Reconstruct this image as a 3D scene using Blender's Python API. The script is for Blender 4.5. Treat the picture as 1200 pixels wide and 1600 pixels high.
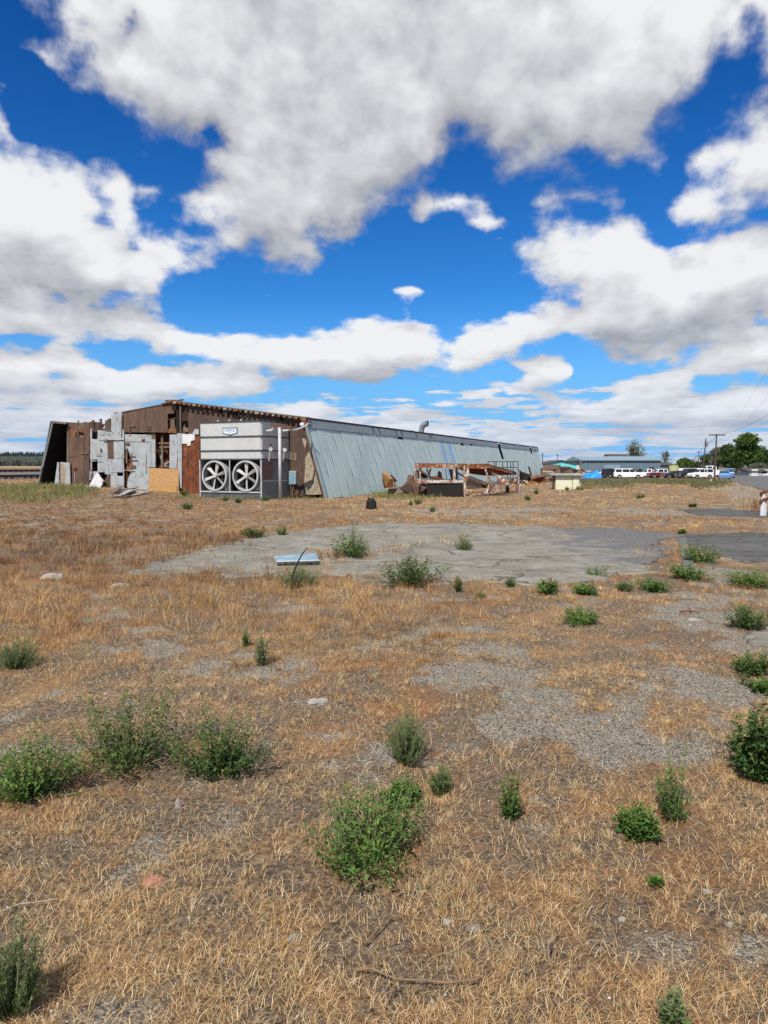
import bpy, math, random
import numpy as np
from mathutils import Vector, Matrix
S = bpy.context.scene
COL = S.collection
for o in list(bpy.data.objects): bpy.data.objects.remove(o)
R = math.radians
random.seed(7); RNG = np.random.default_rng(7)

# ------------------------------------------------------------------ camera, sky, sun
CAMZ, F, TILT = 1.65, 1067.0, R(3.86)
cam = bpy.data.objects.new('camera', bpy.data.cameras.new('camera')); COL.objects.link(cam)
cam.data.sensor_fit = 'VERTICAL'; cam.data.sensor_height = 36; cam.data.sensor_width = 27; cam.data.lens = 36*F/1600
cam.data.clip_start = 0.05; cam.data.clip_end = 20000
cam.location = (0, 0, CAMZ); cam.rotation_euler = (R(90)-TILT, 0, 0)
S.camera = cam
S.render.resolution_x, S.render.resolution_y = 768, 1024
S.view_settings.view_transform = 'Standard'; S.view_settings.look = 'None'
S.view_settings.gamma = 1; S.view_settings.exposure = 0.12
SUN_EL, SUN_AZ = R(51), R(203)          # azimuth clockwise from +Y
sd = Vector((math.sin(SUN_AZ)*math.cos(SUN_EL), math.cos(SUN_AZ)*math.cos(SUN_EL), math.sin(SUN_EL)))
sl = bpy.data.lights.new('sun', 'SUN'); sl.energy = 5.0; sl.angle = R(0.5); sl.color = (1, 0.94, 0.84)
so = bpy.data.objects.new('sun', sl); COL.objects.link(so)
so.rotation_euler = (-sd).to_track_quat('-Z', 'Y').to_euler(); so.location = (0, 0, 60)

def pix_dir(px, py):
    x, u = (px-600)/F, -(py-800)/F
    c, s = math.cos(TILT), math.sin(TILT)
    return Vector((x, c+u*s, -s+u*c))
def proj(x, y, z):
    c, s = math.cos(TILT), math.sin(TILT)
    dz = z-CAMZ
    d = y*c - dz*s; u = y*s + dz*c
    d = np.where(d < 0.1, 0.1, d)
    return 600+F*x/d, 800-F*u/d
def azel(px, py):
    d = pix_dir(px, py).normalized()
    return math.atan2(d.x, d.y), math.asin(d.z)

def N(nt, typ, ins=None, **kw):
    n = nt.nodes.new(typ)
    for k, v in kw.items(): setattr(n, k, v)
    for k, v in (ins or {}).items():
        if isinstance(v, bpy.types.NodeSocket): nt.links.new(v, n.inputs[k])
        else: n.inputs[k].default_value = v
    return n
def M_(nt, op, a, b=0.0, c=None, clamp=False):
    d = {0: a, 1: b}
    if c is not None: d[2] = c
    return N(nt, 'ShaderNodeMath', d, operation=op, use_clamp=clamp).outputs[0]
def mixc(nt, f, a, b, bt='MIX'):
    n = nt.nodes.new('ShaderNodeMix'); n.data_type = 'RGBA'; n.blend_type = bt
    for i, v in ((0, f), (6, a), (7, b)):
        if isinstance(v, bpy.types.NodeSocket): nt.links.new(v, n.inputs[i])
        else: n.inputs[i].default_value = v if i == 0 else (tuple(v)+(1,))[:4]
    return n.outputs[2]
def mapr(nt, v, a, b, c=0.0, d=1.0, t='LINEAR'):
    return N(nt, 'ShaderNodeMapRange', {0: v, 1: a, 2: b, 3: c, 4: d}, interpolation_type=t).outputs[0]

# cumulus banks: outlines on the sky, given as viewing angles (azel of a pixel), turned into rows of curves over azimuth
CPOLY = [
 [(60,-90),(70,10),(110,45),(150,90),(175,150),(215,195),(265,215),(310,235),(335,275),(285,310),(300,345),(375,375),(410,410),(475,412),(505,370),(560,345),(620,300),(660,285),(690,230),(700,215),(730,215),(745,250),(790,262),(835,240),(900,232),(960,245),(1010,235),(1040,195),(1062,185),(1050,140),(1100,115),(1140,90),(1155,40),(1200,90),(1300,60),(1300,-90)],
 [(-90,232),(30,238),(65,258),(110,262),(150,298),(165,345),(180,300),(215,330),(235,360),(280,375),(330,395),(340,415),(320,440),(265,430),(250,465),(190,472),(100,455),(40,455),(-90,450)],
 [(-90,460),(50,462),(110,470),(160,482),(210,475),(250,490),(272,515),(230,530),(160,527),(60,522),(-90,525)],
 [(230,530),(270,518),(330,528),(400,533),(460,515),(520,518),(570,503),(640,503),(690,518),(708,545),(690,557),(660,572),(590,598),(520,592),(440,592),(330,562),(250,552)],
 [(655,575),(705,557),(712,518),(770,508),(800,498),(860,465),(900,468),(840,442),(823,420),(838,393),(880,373),(960,350),(988,348),(1010,375),(1030,380),(1055,400),(1090,375),(1130,365),(1300,300),(1300,495),(1190,497),(1160,512),(1050,527),(960,542),(860,537),(800,547),(760,582),(720,594)],
 [(1185,172),(1150,188),(1150,230),(1108,235),(1120,270),(1150,298),(1100,300),(1058,322),(1060,352),(1150,342),(1300,295),(1300,180)],
 [(-90,540),(60,545),(110,545),(170,570),(208,592),(150,602),(80,592),(-90,592)],
 [(225,570),(300,563),(400,575),(430,605),(330,626),(220,622),(60,630),(-90,617),(-90,600),(100,598)],
 [(1075,562),(1120,530),(1200,510),(1300,512),(1300,562),(1150,582),(1100,582)],
 [(955,598),(1030,573),(1085,570),(1085,602),(1010,614),(960,614)], [(935,550),(990,530),(1050,530),(1072,550),(1020,570),(960,568)],
 [(1130,590),(1300,572),(1300,602),(1150,602)], [(860,642),(930,625),(1050,612),(1300,600),(1300,660),(1000,668),(900,660)], [(800,672),(1000,680),(1300,672),(1300,692),(850,696),(760,690)],
 [(405,645),(440,623),(500,626),(540,645),(560,662),(480,668),(410,660)], [(520,660),(620,655),(720,668),(760,690),(560,690)], [(-90,640),(80,632),(200,640),(330,632),(400,645),(330,660),(120,672),(-90,668)], [(-90,690),(60,684),(110,695),(60,705),(-90,705)],
 [(822,300),(850,285),(885,262),(900,285),(945,300),(930,322),(870,338),(830,330)]]
CELL = [(640,460,26,15,0),(98,112,42,13,40),(-8,190,13,30,0),(155,245,18,11,0),(238,302,30,12,35),(655,325,30,28,0),(757,343,25,15,15),(695,629,26,9,0),(752,642,28,9,0),(850,575,46,19,5),(830,612,34,8,0),(880,635,40,10,0),
 (190,300,26,40,-30),(1130,60,30,22,0),(600,320,60,18,-15),(870,235,30,10,0),(1020,250,20,9,0),(700,320,70,12,10),(820,600,60,7,0)]
CHOLE = [(205,24,55,12,28,0.85),(335,203,26,22,20,1.3),(1100,75,30,30,0,0.7),(540,155,40,20,35,0.75),(215,380,20,14,0,0.8),(355,352,26,12,0,0.8),(940,405,26,14,0,0.0)]
NR, NC = 36, 110
S0, S1 = math.sqrt(0.012), math.sqrt(0.60)
rowel = np.linspace(S0, S1, NR)**2-0.012; colaz = np.linspace(-0.64, 0.64, NC)
AZ, EL = np.meshgrid(colaz, rowel)
dx_, dy_, dz_ = np.cos(EL)*np.sin(AZ), np.cos(EL)*np.cos(AZ), np.sin(EL)
ct_, st_ = math.cos(TILT), math.sin(TILT)
dd_ = dy_*ct_-dz_*st_; PX = 600+F*dx_/dd_; PY = 800-F*(dy_*st_+dz_*ct_)/dd_
def _sdf(P):
    n = len(P); ins = np.zeros(PX.shape, bool); dm = np.full(PX.shape, 1e9)
    for i in range(n):
        x0, y0 = P[i]; x1, y1 = P[(i+1) % n]; ex, ey = x1-x0, y1-y0
        t = np.clip(((PX-x0)*ex+(PY-y0)*ey)/(ex*ex+ey*ey), 0, 1); dm = np.minimum(dm, np.hypot(PX-x0-t*ex, PY-y0-t*ey))
        ins ^= ((y0 > PY) != (y1 > PY)) & (PX < ex*(PY-y0)/(ey if ey else 1e-9)+x0)
    return np.where(ins, dm, -dm)
SC = 9+75*np.clip(EL, 0, 0.5)
BASE = np.full(PX.shape, -2.6)
for P in CPOLY: BASE = np.maximum(BASE, _sdf(P)/SC)
for cx, cy, rx, ry, ro in CELL:
    c, s = math.cos(R(ro)), math.sin(R(ro)); u, v = PX-cx, PY-cy
    l = np.hypot((u*c+v*s)/rx, (v*c-u*s)/ry); BASE = np.maximum(BASE, np.where(l > 1, (1-l)*3.2, (1-l)*1.0)*min(rx, ry)*1.1/SC+0.12*(l < 1))
for cx, cy, rx, ry, ro, k in CHOLE:
    c, s = math.cos(R(ro)), math.sin(R(ro)); u, v = PX-cx, PY-cy
    BASE = BASE-np.clip(1.3-np.hypot((u*c+v*s)/rx, (v*c-u*s)/ry), 0, 1)*k*(1+np.clip(BASE, 0, 1.4))
BASE = np.clip(BASE, -2.6, 1.6)
ENC = (BASE+2.6)/4.2

W = bpy.data.worlds.new('World'); S.world = W; W.use_nodes = True
wt = W.node_tree; wt.nodes.clear()
tc = N(wt, 'ShaderNodeTexCoord'); sx = N(wt, 'ShaderNodeSeparateXYZ', {0: tc.outputs['Generated']})
az = M_(wt, 'ARCTAN2', sx.outputs[0], sx.outputs[1]); el = M_(wt, 'MAXIMUM', M_(wt, 'ARCSINE', sx.outputs[2]), 0.0)
wz = M_(wt, 'MULTIPLY', M_(wt, 'SQRT', M_(wt, 'ADD', el, 0.012)), 1.7)
def nz(v, sc, det, ro=0.6, out=0): return N(wt, 'ShaderNodeTexNoise', {'Vector': v, 'Scale': sc, 'Detail': det, 'Roughness': ro}, noise_dimensions='2D').outputs[out]
nv = N(wt, 'ShaderNodeCombineXYZ', {0: az, 1: wz, 2: 0.0}).outputs[0]
wn = N(wt, 'ShaderNodeSeparateColor', {0: nz(nv, 8.0, 4.0, 0.6, 1)})
amp = M_(wt, 'MULTIPLY', M_(wt, 'ADD', el, 0.03), 0.12)
az_w = M_(wt, 'ADD', az, M_(wt, 'MULTIPLY', M_(wt, 'SUBTRACT', wn.outputs[0], 0.5), M_(wt, 'ADD', amp, 0.015)))
el_w = M_(wt, 'MAXIMUM', M_(wt, 'ADD', el, M_(wt, 'MULTIPLY', M_(wt, 'SUBTRACT', wn.outputs[1], 0.5), amp)), 0.0)
tcol = mapr(wt, az_w, -0.64, 0.64)
def rowpos(e): return mapr(wt, M_(wt, 'SQRT', M_(wt, 'ADD', e, 0.012)), S0, S1, 0.0, NR-1.0)
up1 = M_(wt, 'ADD', M_(wt, 'MULTIPLY', el, 0.06), 0.004); up2 = M_(wt, 'ADD', M_(wt, 'MULTIPLY', el, 0.20), 0.013)
rows = [rowpos(el_w), rowpos(M_(wt, 'ADD', el_w, up1)), rowpos(M_(wt, 'ADD', el_w, up2))]
acc = [None, None, None]
src = N(wt, 'ShaderNodeCombineColor', {0: tcol, 1: tcol, 2: tcol}).outputs[0]
for b in range(NR//3):
    cn = wt.nodes.new('ShaderNodeRGBCurve'); cm = cn.mapping; cm.use_clip = False; cm.extend = 'HORIZONTAL'
    for ch in range(3):
        cv = cm.curves[ch]
        row = ENC[b*3+ch]
        cv.points[0].location = (0, float(row[0])); cv.points[1].location = (1, float(row[-1]))
        for q in range(1, NC-1): cv.points.new(q/(NC-1), float(row[q]))
        for p in cv.points: p.handle_type = 'VECTOR'
    cm.update()
    if acc[0] is not None:    # keeps the evaluation in sequence
        src = N(wt, 'ShaderNodeVectorMath', {0: acc[0], 1: (1e-7, 1e-7, 1e-7), 2: src}, operation='MULTIPLY_ADD').outputs[0]
    wt.links.new(src, cn.inputs[1])
    for j_ in range(3):
        w_ = N(wt, 'ShaderNodeVectorMath', {0: rows[j_], 1: (b*3, b*3+1, b*3+2)}, operation='SUBTRACT').outputs[0]
        w_ = N(wt, 'ShaderNodeVectorMath', {0: w_}, operation='ABSOLUTE').outputs[0]
        w_ = N(wt, 'ShaderNodeVectorMath', {0: (1, 1, 1), 1: w_}, operation='SUBTRACT').outputs[0]
        w_ = N(wt, 'ShaderNodeVectorMath', {0: w_, 1: (0, 0, 0)}, operation='MAXIMUM').outputs[0]
        dt = N(wt, 'ShaderNodeVectorMath', {0: cn.outputs[0], 1: w_}, operation='DOT_PRODUCT').outputs['Value']
        acc[j_] = dt if acc[j_] is None else M_(wt, 'ADD', acc[j_], dt)
bases = [M_(wt, 'SUBTRACT', M_(wt, 'MULTIPLY', a, 4.2), 2.6) for a in acc]
# clouds over the rest of the dome, and thin banded ones close to the horizon
far = M_(wt, 'MAXIMUM', mapr(wt, M_(wt, 'ABSOLUTE', az), 0.60, 0.72), mapr(wt, el, 0.56, 0.62))
gen = M_(wt, 'MULTIPLY', M_(wt, 'SUBTRACT', nz(nv, 2.6, 3.0), 0.49), 6.0)
lv = N(wt, 'ShaderNodeCombineXYZ', {0: M_(wt, 'MULTIPLY', az, 10.0), 1: M_(wt, 'MULTIPLY', wz, 30.0), 2: 0.0}).outputs[0]
low = M_(wt, 'SUBTRACT', M_(wt, 'MULTIPLY', M_(wt, 'SUBTRACT', nz(lv, 1.0, 5.0), 0.44), 6.0), mapr(wt, el, 0.07, 0.15, 0.0, 2.4))
f0 = nz(nv, 13.0, 9.0, 0.55)
def field(b, off, det):
    if off is None: f = f0
    else:
        e2 = M_(wt, 'MULTIPLY', M_(wt, 'SQRT', M_(wt, 'ADD', M_(wt, 'ADD', el, off), 0.012)), 1.7)
        f = nz(N(wt, 'ShaderNodeCombineXYZ', {0: M_(wt, 'SUBTRACT', az, 0.003), 1: e2, 2: 0.0}).outputs[0], 13.0, det, 0.58)
    b = mixf(b, gen); b = M_(wt, 'MAXIMUM', b, low)
    return M_(wt, 'ADD', M_(wt, 'MULTIPLY', b, 1.0), M_(wt, 'MULTIPLY', M_(wt, 'SUBTRACT', f, 0.5), 2.9))
def mixf(a, b): return M_(wt, 'ADD', M_(wt, 'MULTIPLY', a, M_(wt, 'SUBTRACT', 1.0, far)), M_(wt, 'MULTIPLY', b, far))
d0 = field(bases[0], None, 9.0); d1 = field(bases[1], up1, 4.0); d2 = field(bases[2], up2, 3.0)
alpha = N(wt, 'ShaderNodeMapRange', {0: d0, 1: mapr(wt, el, 0.2, 0.4, -0.30, -0.60), 2: mapr(wt, el, 0.2, 0.4, 0.38, 0.75), 3: 0.0, 4: 1.0}, interpolation_type='SMOOTHSTEP').outputs[0]
a1 = M_(wt, 'SUBTRACT', M_(wt, 'MINIMUM', d0, 2.2), M_(wt, 'MINIMUM', d1, 2.2))
a2 = M_(wt, 'SUBTRACT', M_(wt, 'MINIMUM', d0, 1.8), M_(wt, 'MINIMUM', d2, 1.8))
lit = M_(wt, 'ADD', M_(wt, 'MULTIPLY', a1, 0.13), M_(wt, 'MULTIPLY', a2, 0.33))
lit = M_(wt, 'ADD', lit, mapr(wt, d0, 0.2, 2.4, 0.64, 0.44))
lit = M_(wt, 'MINIMUM', M_(wt, 'MAXIMUM', lit, 0.0), 1.0)
ccol = mixc(wt, lit, (3.4, 3.5, 3.9), (8.2, 8.25, 8.35))
ccol = mixc(wt, mapr(wt, el, 0.0, 0.13, 0.5, 0.0), ccol, (4.2, 5.2, 7.4))
sky = N(wt, 'ShaderNodeTexSky', sky_type='NISHITA', sun_disc=False, sun_elevation=SUN_EL, sun_rotation=SUN_AZ, air_density=1.0, dust_density=0.3, ozone_density=2.0)
skc = N(wt, 'ShaderNodeHueSaturation', {'Hue': 0.5, 'Saturation': 1.35, 'Value': 1.0, 'Color': sky.outputs[0]}).outputs[0]
skc = mixc(wt, 1.0, skc, (0.42, 0.90, 1.30), 'MULTIPLY')
skc = mixc(wt, mapr(wt, el, 0.18, 0.58), skc, mixc(wt, 1.0, skc, (0.42, 0.62, 0.72), 'MULTIPLY'))
skc = mixc(wt, mapr(wt, el, 0.0, 0.25, 0.90, 0.0, 'SMOOTHSTEP'), skc, (1.9, 4.5, 8.2))
fin = mixc(wt, M_(wt, 'MULTIPLY', alpha, 0.97), skc, ccol)
bg = N(wt, 'ShaderNodeBackground', {0: fin, 1: 0.1})
wo = N(wt, 'ShaderNodeOutputWorld', {0: bg.outputs[0]})
W.cycles.sampling_method = 'MANUAL'; W.cycles.sample_map_resolution = 256

# ------------------------------------------------------------------ helpers
def link(o): COL.objects.link(o); return o
def tag(o, label, cat, group=None, kind=None):
    if label: o['label'] = label
    if cat: o['category'] = cat
    if group: o['group'] = group
    if kind: o['kind'] = kind
    return o
def thing(name, label, cat, loc=(0, 0, 0), rz=0, group=None):
    o = link(bpy.data.objects.new(name, None)); o.location = loc; o.rotation_euler = (0, 0, rz)
    o.empty_display_size = 0.2
    return tag(o, label, cat, group)
def struct(o): o['kind'] = 'structure'; return o
def dup(root, loc, rz, label, group=None, sc=1.0):
    r = link(root.copy()); r.location = loc; r.rotation_euler = (0, 0, rz); r.scale = (sc, sc, sc)
    r['label'] = label
    if group: r['group'] = group
    for ch in list(root.children):
        c = link(ch.copy()); c.parent = r
        for gch in ch.children:
            d_ = link(gch.copy()); d_.parent = c
    return r

class MB:
    def __init__(s): s.v = []; s.f = []
    def add(s, vs, fs):
        b = len(s.v); s.v += [tuple(v) for v in vs]; s.f += [tuple(i+b for i in f) for f in fs]; return s
    def box(s, x0, x1, y0, y1, z0, z1):
        return s.add([(x0,y0,z0),(x1,y0,z0),(x1,y1,z0),(x0,y1,z0),(x0,y0,z1),(x1,y0,z1),(x1,y1,z1),(x0,y1,z1)],
                     [(0,3,2,1),(4,5,6,7),(0,1,5,4),(1,2,6,5),(2,3,7,6),(3,0,4,7)])
    def prism(s, pts, vec):     # pts: planar 3-D polygon, swept by vec
        n = len(pts); vec = Vector(vec); a = [Vector(p) for p in pts]
        s.add(a+[p+vec for p in a], [tuple(range(n))[::-1], tuple(range(n, 2*n))]+[(i, (i+1) % n, n+(i+1) % n, n+i) for i in range(n)])
        return s
    def bar(s, a, b, w, h=None, up=(0, 0, 1)):
        a, b = Vector(a), Vector(b); h = h or w
        d = (b-a).normalized(); x = d.cross(Vector(up))
        if x.length < 1e-3: x = d.cross(Vector((1, 0, 0)))
        x.normalize(); y = x.cross(d).normalized()
        x *= w/2; y *= h/2
        c = [a-x-y, a+x-y, a+x+y, a-x+y]; e = [p+(b-a) for p in c]
        return s.add(c+e, [(0,1,2,3),(7,6,5,4),(0,4,5,1),(1,5,6,2),(2,6,7,3),(3,7,4,0)])
    def tube(s, pts, rad, n=8, caps=True):
        pts = [Vector(p) for p in pts]; m = len(pts)
        if not isinstance(rad, (list, tuple)): rad = [rad]*m
        vs = []; px = None
        for i, p in enumerate(pts):
            d = (pts[min(i+1, m-1)]-pts[max(i-1, 0)]).normalized()
            if px is None:
                px = d.cross(Vector((0, 0, 1)))
                if px.length < 0.05: px = d.cross(Vector((1, 0, 0)))
            px = (px-d*px.dot(d)).normalized(); py = d.cross(px)
            for k in range(n):
                t = 2*math.pi*k/n; vs.append(p+(px*math.cos(t)+py*math.sin(t))*rad[i])
        fs = [(i*n+k, i*n+(k+1) % n, (i+1)*n+(k+1) % n, (i+1)*n+k) for i in range(m-1) for k in range(n)]
        if caps: fs += [tuple(range(n))[::-1], tuple(range((m-1)*n, m*n))]
        return s.add(vs, fs)
    def lathe(s, prof, n, o=(0, 0, 0), ax='z'):   # closed profile list (r, h)
        vs = []
        for r, h in prof:
            for k in range(n):
                t = 2*math.pi*k/n; a, b = r*math.cos(t), r*math.sin(t)
                vs.append({'z': (o[0]+a, o[1]+b, o[2]+h), 'y': (o[0]+a, o[1]+h, o[2]+b), 'x': (o[0]+h, o[1]+a, o[2]+b)}[ax])
        m = len(prof)
        return s.add(vs, [(i*n+k, i*n+(k+1) % n, ((i+1) % m)*n+(k+1) % n, ((i+1) % m)*n+k) for i in range(m) for k in range(n)])
    def build(s, name, mt, parent=None, smooth=False, loc=None, rot=None, bevel=0, jit=0):
        me = bpy.data.meshes.new(name)
        if jit: s.v = [(a+random.uniform(-jit, jit), b+random.uniform(-jit, jit), c+random.uniform(-jit, jit)) for a, b, c in s.v]
        me.from_pydata(s.v, [], s.f); me.validate()
        import bmesh
        bm = bmesh.new(); bm.from_mesh(me); bmesh.ops.recalc_face_normals(bm, faces=bm.faces); bm.to_mesh(me); bm.free()
        if smooth:
            me.polygons.foreach_set('use_smooth', [True]*len(me.polygons))
        me.materials.append(mt)
        o = link(bpy.data.objects.new(name, me))
        if parent: o.parent = parent
        if loc: o.location = loc
        if rot: o.rotation_euler = rot
        if bevel:
            md = o.modifiers.new('bevel', 'BEVEL'); md.width = bevel; md.segments = 2; md.limit_method = 'ANGLE'
        if smooth and bevel == 0:
            pass
        return o

def np_mesh(name, verts, faces_list, mt, attrs=None, smooth=False):
    """faces_list: list of (n, k) int arrays"""
    me = bpy.data.meshes.new(name)
    me.vertices.add(len(verts)); me.vertices.foreach_set('co', np.ascontiguousarray(verts, dtype=np.float32).ravel())
    nl = sum(f.size for f in faces_list); npoly = sum(len(f) for f in faces_list)
    me.loops.add(nl); me.polygons.add(npoly)
    me.loops.foreach_set('vertex_index', np.concatenate([f.ravel() for f in faces_list]).astype(np.int32))
    tot = np.concatenate([np.full(len(f), f.shape[1]) for f in faces_list]); st = np.concatenate([[0], np.cumsum(tot)[:-1]])
    me.polygons.foreach_set('loop_start', st.astype(np.int32))
    me.polygons.foreach_set('loop_total', tot.astype(np.int32))
    if smooth: me.polygons.foreach_set('use_smooth', np.ones(npoly, dtype=bool))
    me.update(calc_edges=True)
    for k, a in (attrs or {}).items():
        at = me.attributes.new(k, 'FLOAT', 'POINT'); at.data.foreach_set('value', np.ascontiguousarray(a, dtype=np.float32))
    me.materials.append(mt)
    return link(bpy.data.objects.new(name, me))

# value noise for placing things and shaping the ground
_T = np.random.default_rng(11).random((512, 512)).astype(np.float32)
def vnoise(x, y):
    xi = np.floor(x).astype(int); yi = np.floor(y).astype(int); fx = x-xi; fy = y-yi
    fx = fx*fx*(3-2*fx); fy = fy*fy*(3-2*fy)
    a = _T[xi & 511, yi & 511]; b = _T[(xi+1) & 511, yi & 511]; c = _T[xi & 511, (yi+1) & 511]; d = _T[(xi+1) & 511, (yi+1) & 511]
    return (a*(1-fx)+b*fx)*(1-fy)+(c*(1-fx)+d*fx)*fy
def fbm(x, y, o=4):
    s = 0; a = 0.5; t = 0
    for i in range(o): s = s+a*vnoise(x+17.3*i, y-9.1*i); t += a; a *= 0.5; x = x*2.03; y = y*2.03
    return s/t
def sm(x, a, b):
    t = np.clip((x-a)/(b-a), 0, 1); return t*t*(3-2*t)
def inpoly(x, y, P):
    r = np.zeros(np.shape(x), bool); n = len(P)
    for i in range(n):
        x0, y0 = P[i]; x1, y1 = P[(i+1) % n]
        c = ((y0 > y) != (y1 > y)) & (x < (x1-x0)*(y-y0)/((y1-y0) if y1 != y0 else 1e-9)+x0)
        r ^= c
    return r
def gbase(x, y):
    x = np.asarray(x, float); y = np.asarray(y, float)
    z = 0.45*sm(-x, 5, 20)*sm(y, 22, 42)
    # railway embankment runs along the building's left side
    lat = -(x+30)*0.915+(y-56)*0.4035
    z = z+sm(y, 20, 40)*(0.10*sm(lat, -1, 0)+0.42*sm(lat, 0.2, 14))*sm(-x, 8, 14)
    z = z-0.72*sm(y, 45, 110)*sm(x-0.235*y, 0.5, 6)      # the lot falls away towards the parked cars
    return z
def px_ground(px, py):
    d = pix_dir(px, py); z = 0.0
    for _ in range(25):
        t = (z-CAMZ)/d.z; z = z*0.4+0.6*float(gbase(d.x*t, d.y*t))
    return Vector((d.x*t, d.y*t, z))
def at_y(px, py, Y):
    d = pix_dir(px, py); t = Y/d.y; return Vector((d.x*t, Y, CAMZ+d.z*t))

# ------------------------------------------------------------------ materials
def srgb(r, g_, b):
    return tuple((c/255/12.92 if c/255 <= 0.04045 else ((c/255+0.055)/1.055)**2.4) for c in (r, g_, b))
def mat(name, c1, c2=None, scale=3.0, rough=0.8, bump=0.0, metal=0.0, c3=None, s3=1.0, th3=(0.55, 0.65), bscale=None, stretch=(1, 1, 1), spec=0.3, detail=6.0, th=(0.35, 0.65)):
    m = bpy.data.materials.new(name); m.use_nodes = True; nt = m.node_tree
    b = nt.nodes['Principled BSDF']; b.inputs['Roughness'].default_value = rough; b.inputs['Metallic'].default_value = metal
    b.inputs['Specular IOR Level'].default_value = spec
    tc = N(nt, 'ShaderNodeTexCoord'); mp = N(nt, 'ShaderNodeMapping', {0: tc.outputs['Object'], 3: stretch})
    n1 = N(nt, 'ShaderNodeTexNoise', {'Vector': mp.outputs[0], 'Scale': scale, 'Detail': detail, 'Roughness': 0.65})
    c = mixc(nt, mapr(nt, n1.outputs[0], th[0], th[1]), c1, c2 or tuple(v*0.8 for v in c1))
    if c3:
        n3 = N(nt, 'ShaderNodeTexNoise', {'Vector': tc.outputs['Object'], 'Scale': s3, 'Detail': 8.0, 'Roughness': 0.7})
        c = mixc(nt, mapr(nt, n3.outputs[0], th3[0], th3[1]), c, c3)
    nt.links.new(c, b.inputs['Base Color'])
    if bump:
        nb = N(nt, 'ShaderNodeTexNoise', {'Vector': mp.outputs[0], 'Scale': bscale or scale*6, 'Detail': 6.0, 'Roughness': 0.7})
        bp = N(nt, 'ShaderNodeBump', {'Strength': 1.0, 'Distance': bump, 'Height': nb.outputs[0]})
        nt.links.new(bp.outputs[0], b.inputs['Normal'])
    return m
MT = {}
MT['brown'] = mat('weathered_brown_board', (0.145,0.088,0.062), (0.085,0.052,0.038), 2.2, 0.85, 0.004, c3=(0.16,0.12,0.10), s3=2.3, th3=(0.60,0.75), stretch=(1,1,0.35))
MT['brown_dark'] = mat('dark_brown_board', (0.105,0.066,0.050), (0.062,0.040,0.031), 2.2, 0.85, 0.004, c3=(0.12,0.07,0.05), s3=2.0, stretch=(1,1,0.35))
MT['rustpanel'] = mat('rotten_red_brown_board', (0.20,0.055,0.022), (0.07,0.025,0.016), 3.5, 0.9, 0.01, c3=(0.26,0.11,0.05), s3=3.0, stretch=(1,1,0.5))
MT['greysheet'] = mat('grey_weathered_sheet', (0.38,0.405,0.425), (0.29,0.31,0.325), 1.6, 0.6, 0.006, c3=(0.19,0.165,0.135), s3=3.2, th3=(0.54,0.72), bscale=6)
MT['greysheet2'] = mat('dull_grey_sheet', (0.40,0.41,0.41), (0.28,0.29,0.29), 2.0, 0.7, 0.006, c3=(0.12,0.11,0.10), s3=4.0, th3=(0.58,0.72), bscale=6)
MT['white'] = mat('white_paint', (0.66,0.67,0.67), (0.55,0.555,0.56), 3.0, 0.5, 0.001, c3=(0.40,0.37,0.32), s3=4.0, th3=(0.58,0.72))
MT['pipe'] = mat('weathered_white_pipe', (0.50,0.51,0.52), (0.40,0.41,0.42), 4.0, 0.5, 0.001, c3=(0.30,0.26,0.22), s3=5.0, th3=(0.55,0.7))
MT['whitesheet'] = mat('dirty_white_sheet', (0.50,0.505,0.51), (0.40,0.405,0.41), 2.0, 0.6, 0.01, c3=(0.30,0.28,0.25), s3=3.0, th3=(0.55,0.7), bscale=5)
MT['osb'] = mat('osb_board', (0.42,0.24,0.10), (0.30,0.155,0.06), 14.0, 0.8, 0.003, c3=(0.50,0.32,0.16), s3=16.0, th3=(0.5,0.6))
MT['orangewood'] = mat('orange_stained_wood', (0.26,0.12,0.055), (0.14,0.062,0.032), 5.0, 0.8, 0.003, c3=(0.08,0.04,0.025), s3=4)
MT['wood'] = mat('grey_old_wood', (0.20,0.155,0.115), (0.10,0.075,0.055), 4.0, 0.85, 0.004, stretch=(1,1,0.2))
MT['wood_pale'] = mat('pale_lumber', (0.40,0.31,0.22), (0.26,0.19,0.13), 5.0, 0.8, 0.003)
MT['dark'] = mat('dark_board_and_shade', (0.018,0.015,0.013), (0.010,0.009,0.008), 3.0, 0.95, 0.01)  # near-black boards; inside the shed this colour stands in for shade
MT['stucco'] = mat('pale_stucco', (0.42,0.36,0.27), (0.20,0.16,0.115), 9.0, 0.95, 0.01, c3=(0.10,0.08,0.06), s3=14, th3=(0.58,0.66))
MT['clad'] = mat('galvanised_cladding', (0.50,0.595,0.56), (0.44,0.53,0.505), 1.3, 0.5, 0.0015, metal=0.25, c3=(0.40,0.48,0.455), s3=2.0, th3=(0.50,0.8), spec=0.4, bscale=30, stretch=(0.6,3,0.3))
MT['clad_blue'] = mat('blue_coated_cladding', (0.25,0.42,0.60), (0.32,0.47,0.62), 1.5, 0.45, metal=0.2)
MT['flash'] = mat('eave_flashing_metal', (0.26,0.31,0.32), (0.20,0.24,0.25), 3.0, 0.5, 0.003, metal=0.3)
MT['rust'] = mat('flaking_rust', (0.30,0.10,0.035), (0.13,0.045,0.022), 6.0, 0.85, 0.004, c3=(0.50,0.42,0.33), s3=5.0, th3=(0.52,0.62))
MT['rust_only'] = mat('deep_rust', (0.22,0.075,0.03), (0.10,0.038,0.02), 6.0, 0.9, 0.004, c3=(0.34,0.14,0.05), s3=4.0)
MT['rust_white'] = mat('flaking_white_paint_on_rust', (0.60,0.56,0.50), (0.46,0.42,0.37), 5.0, 0.75, 0.003, c3=(0.24,0.10,0.045), s3=5.0, th3=(0.44,0.54))
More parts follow.
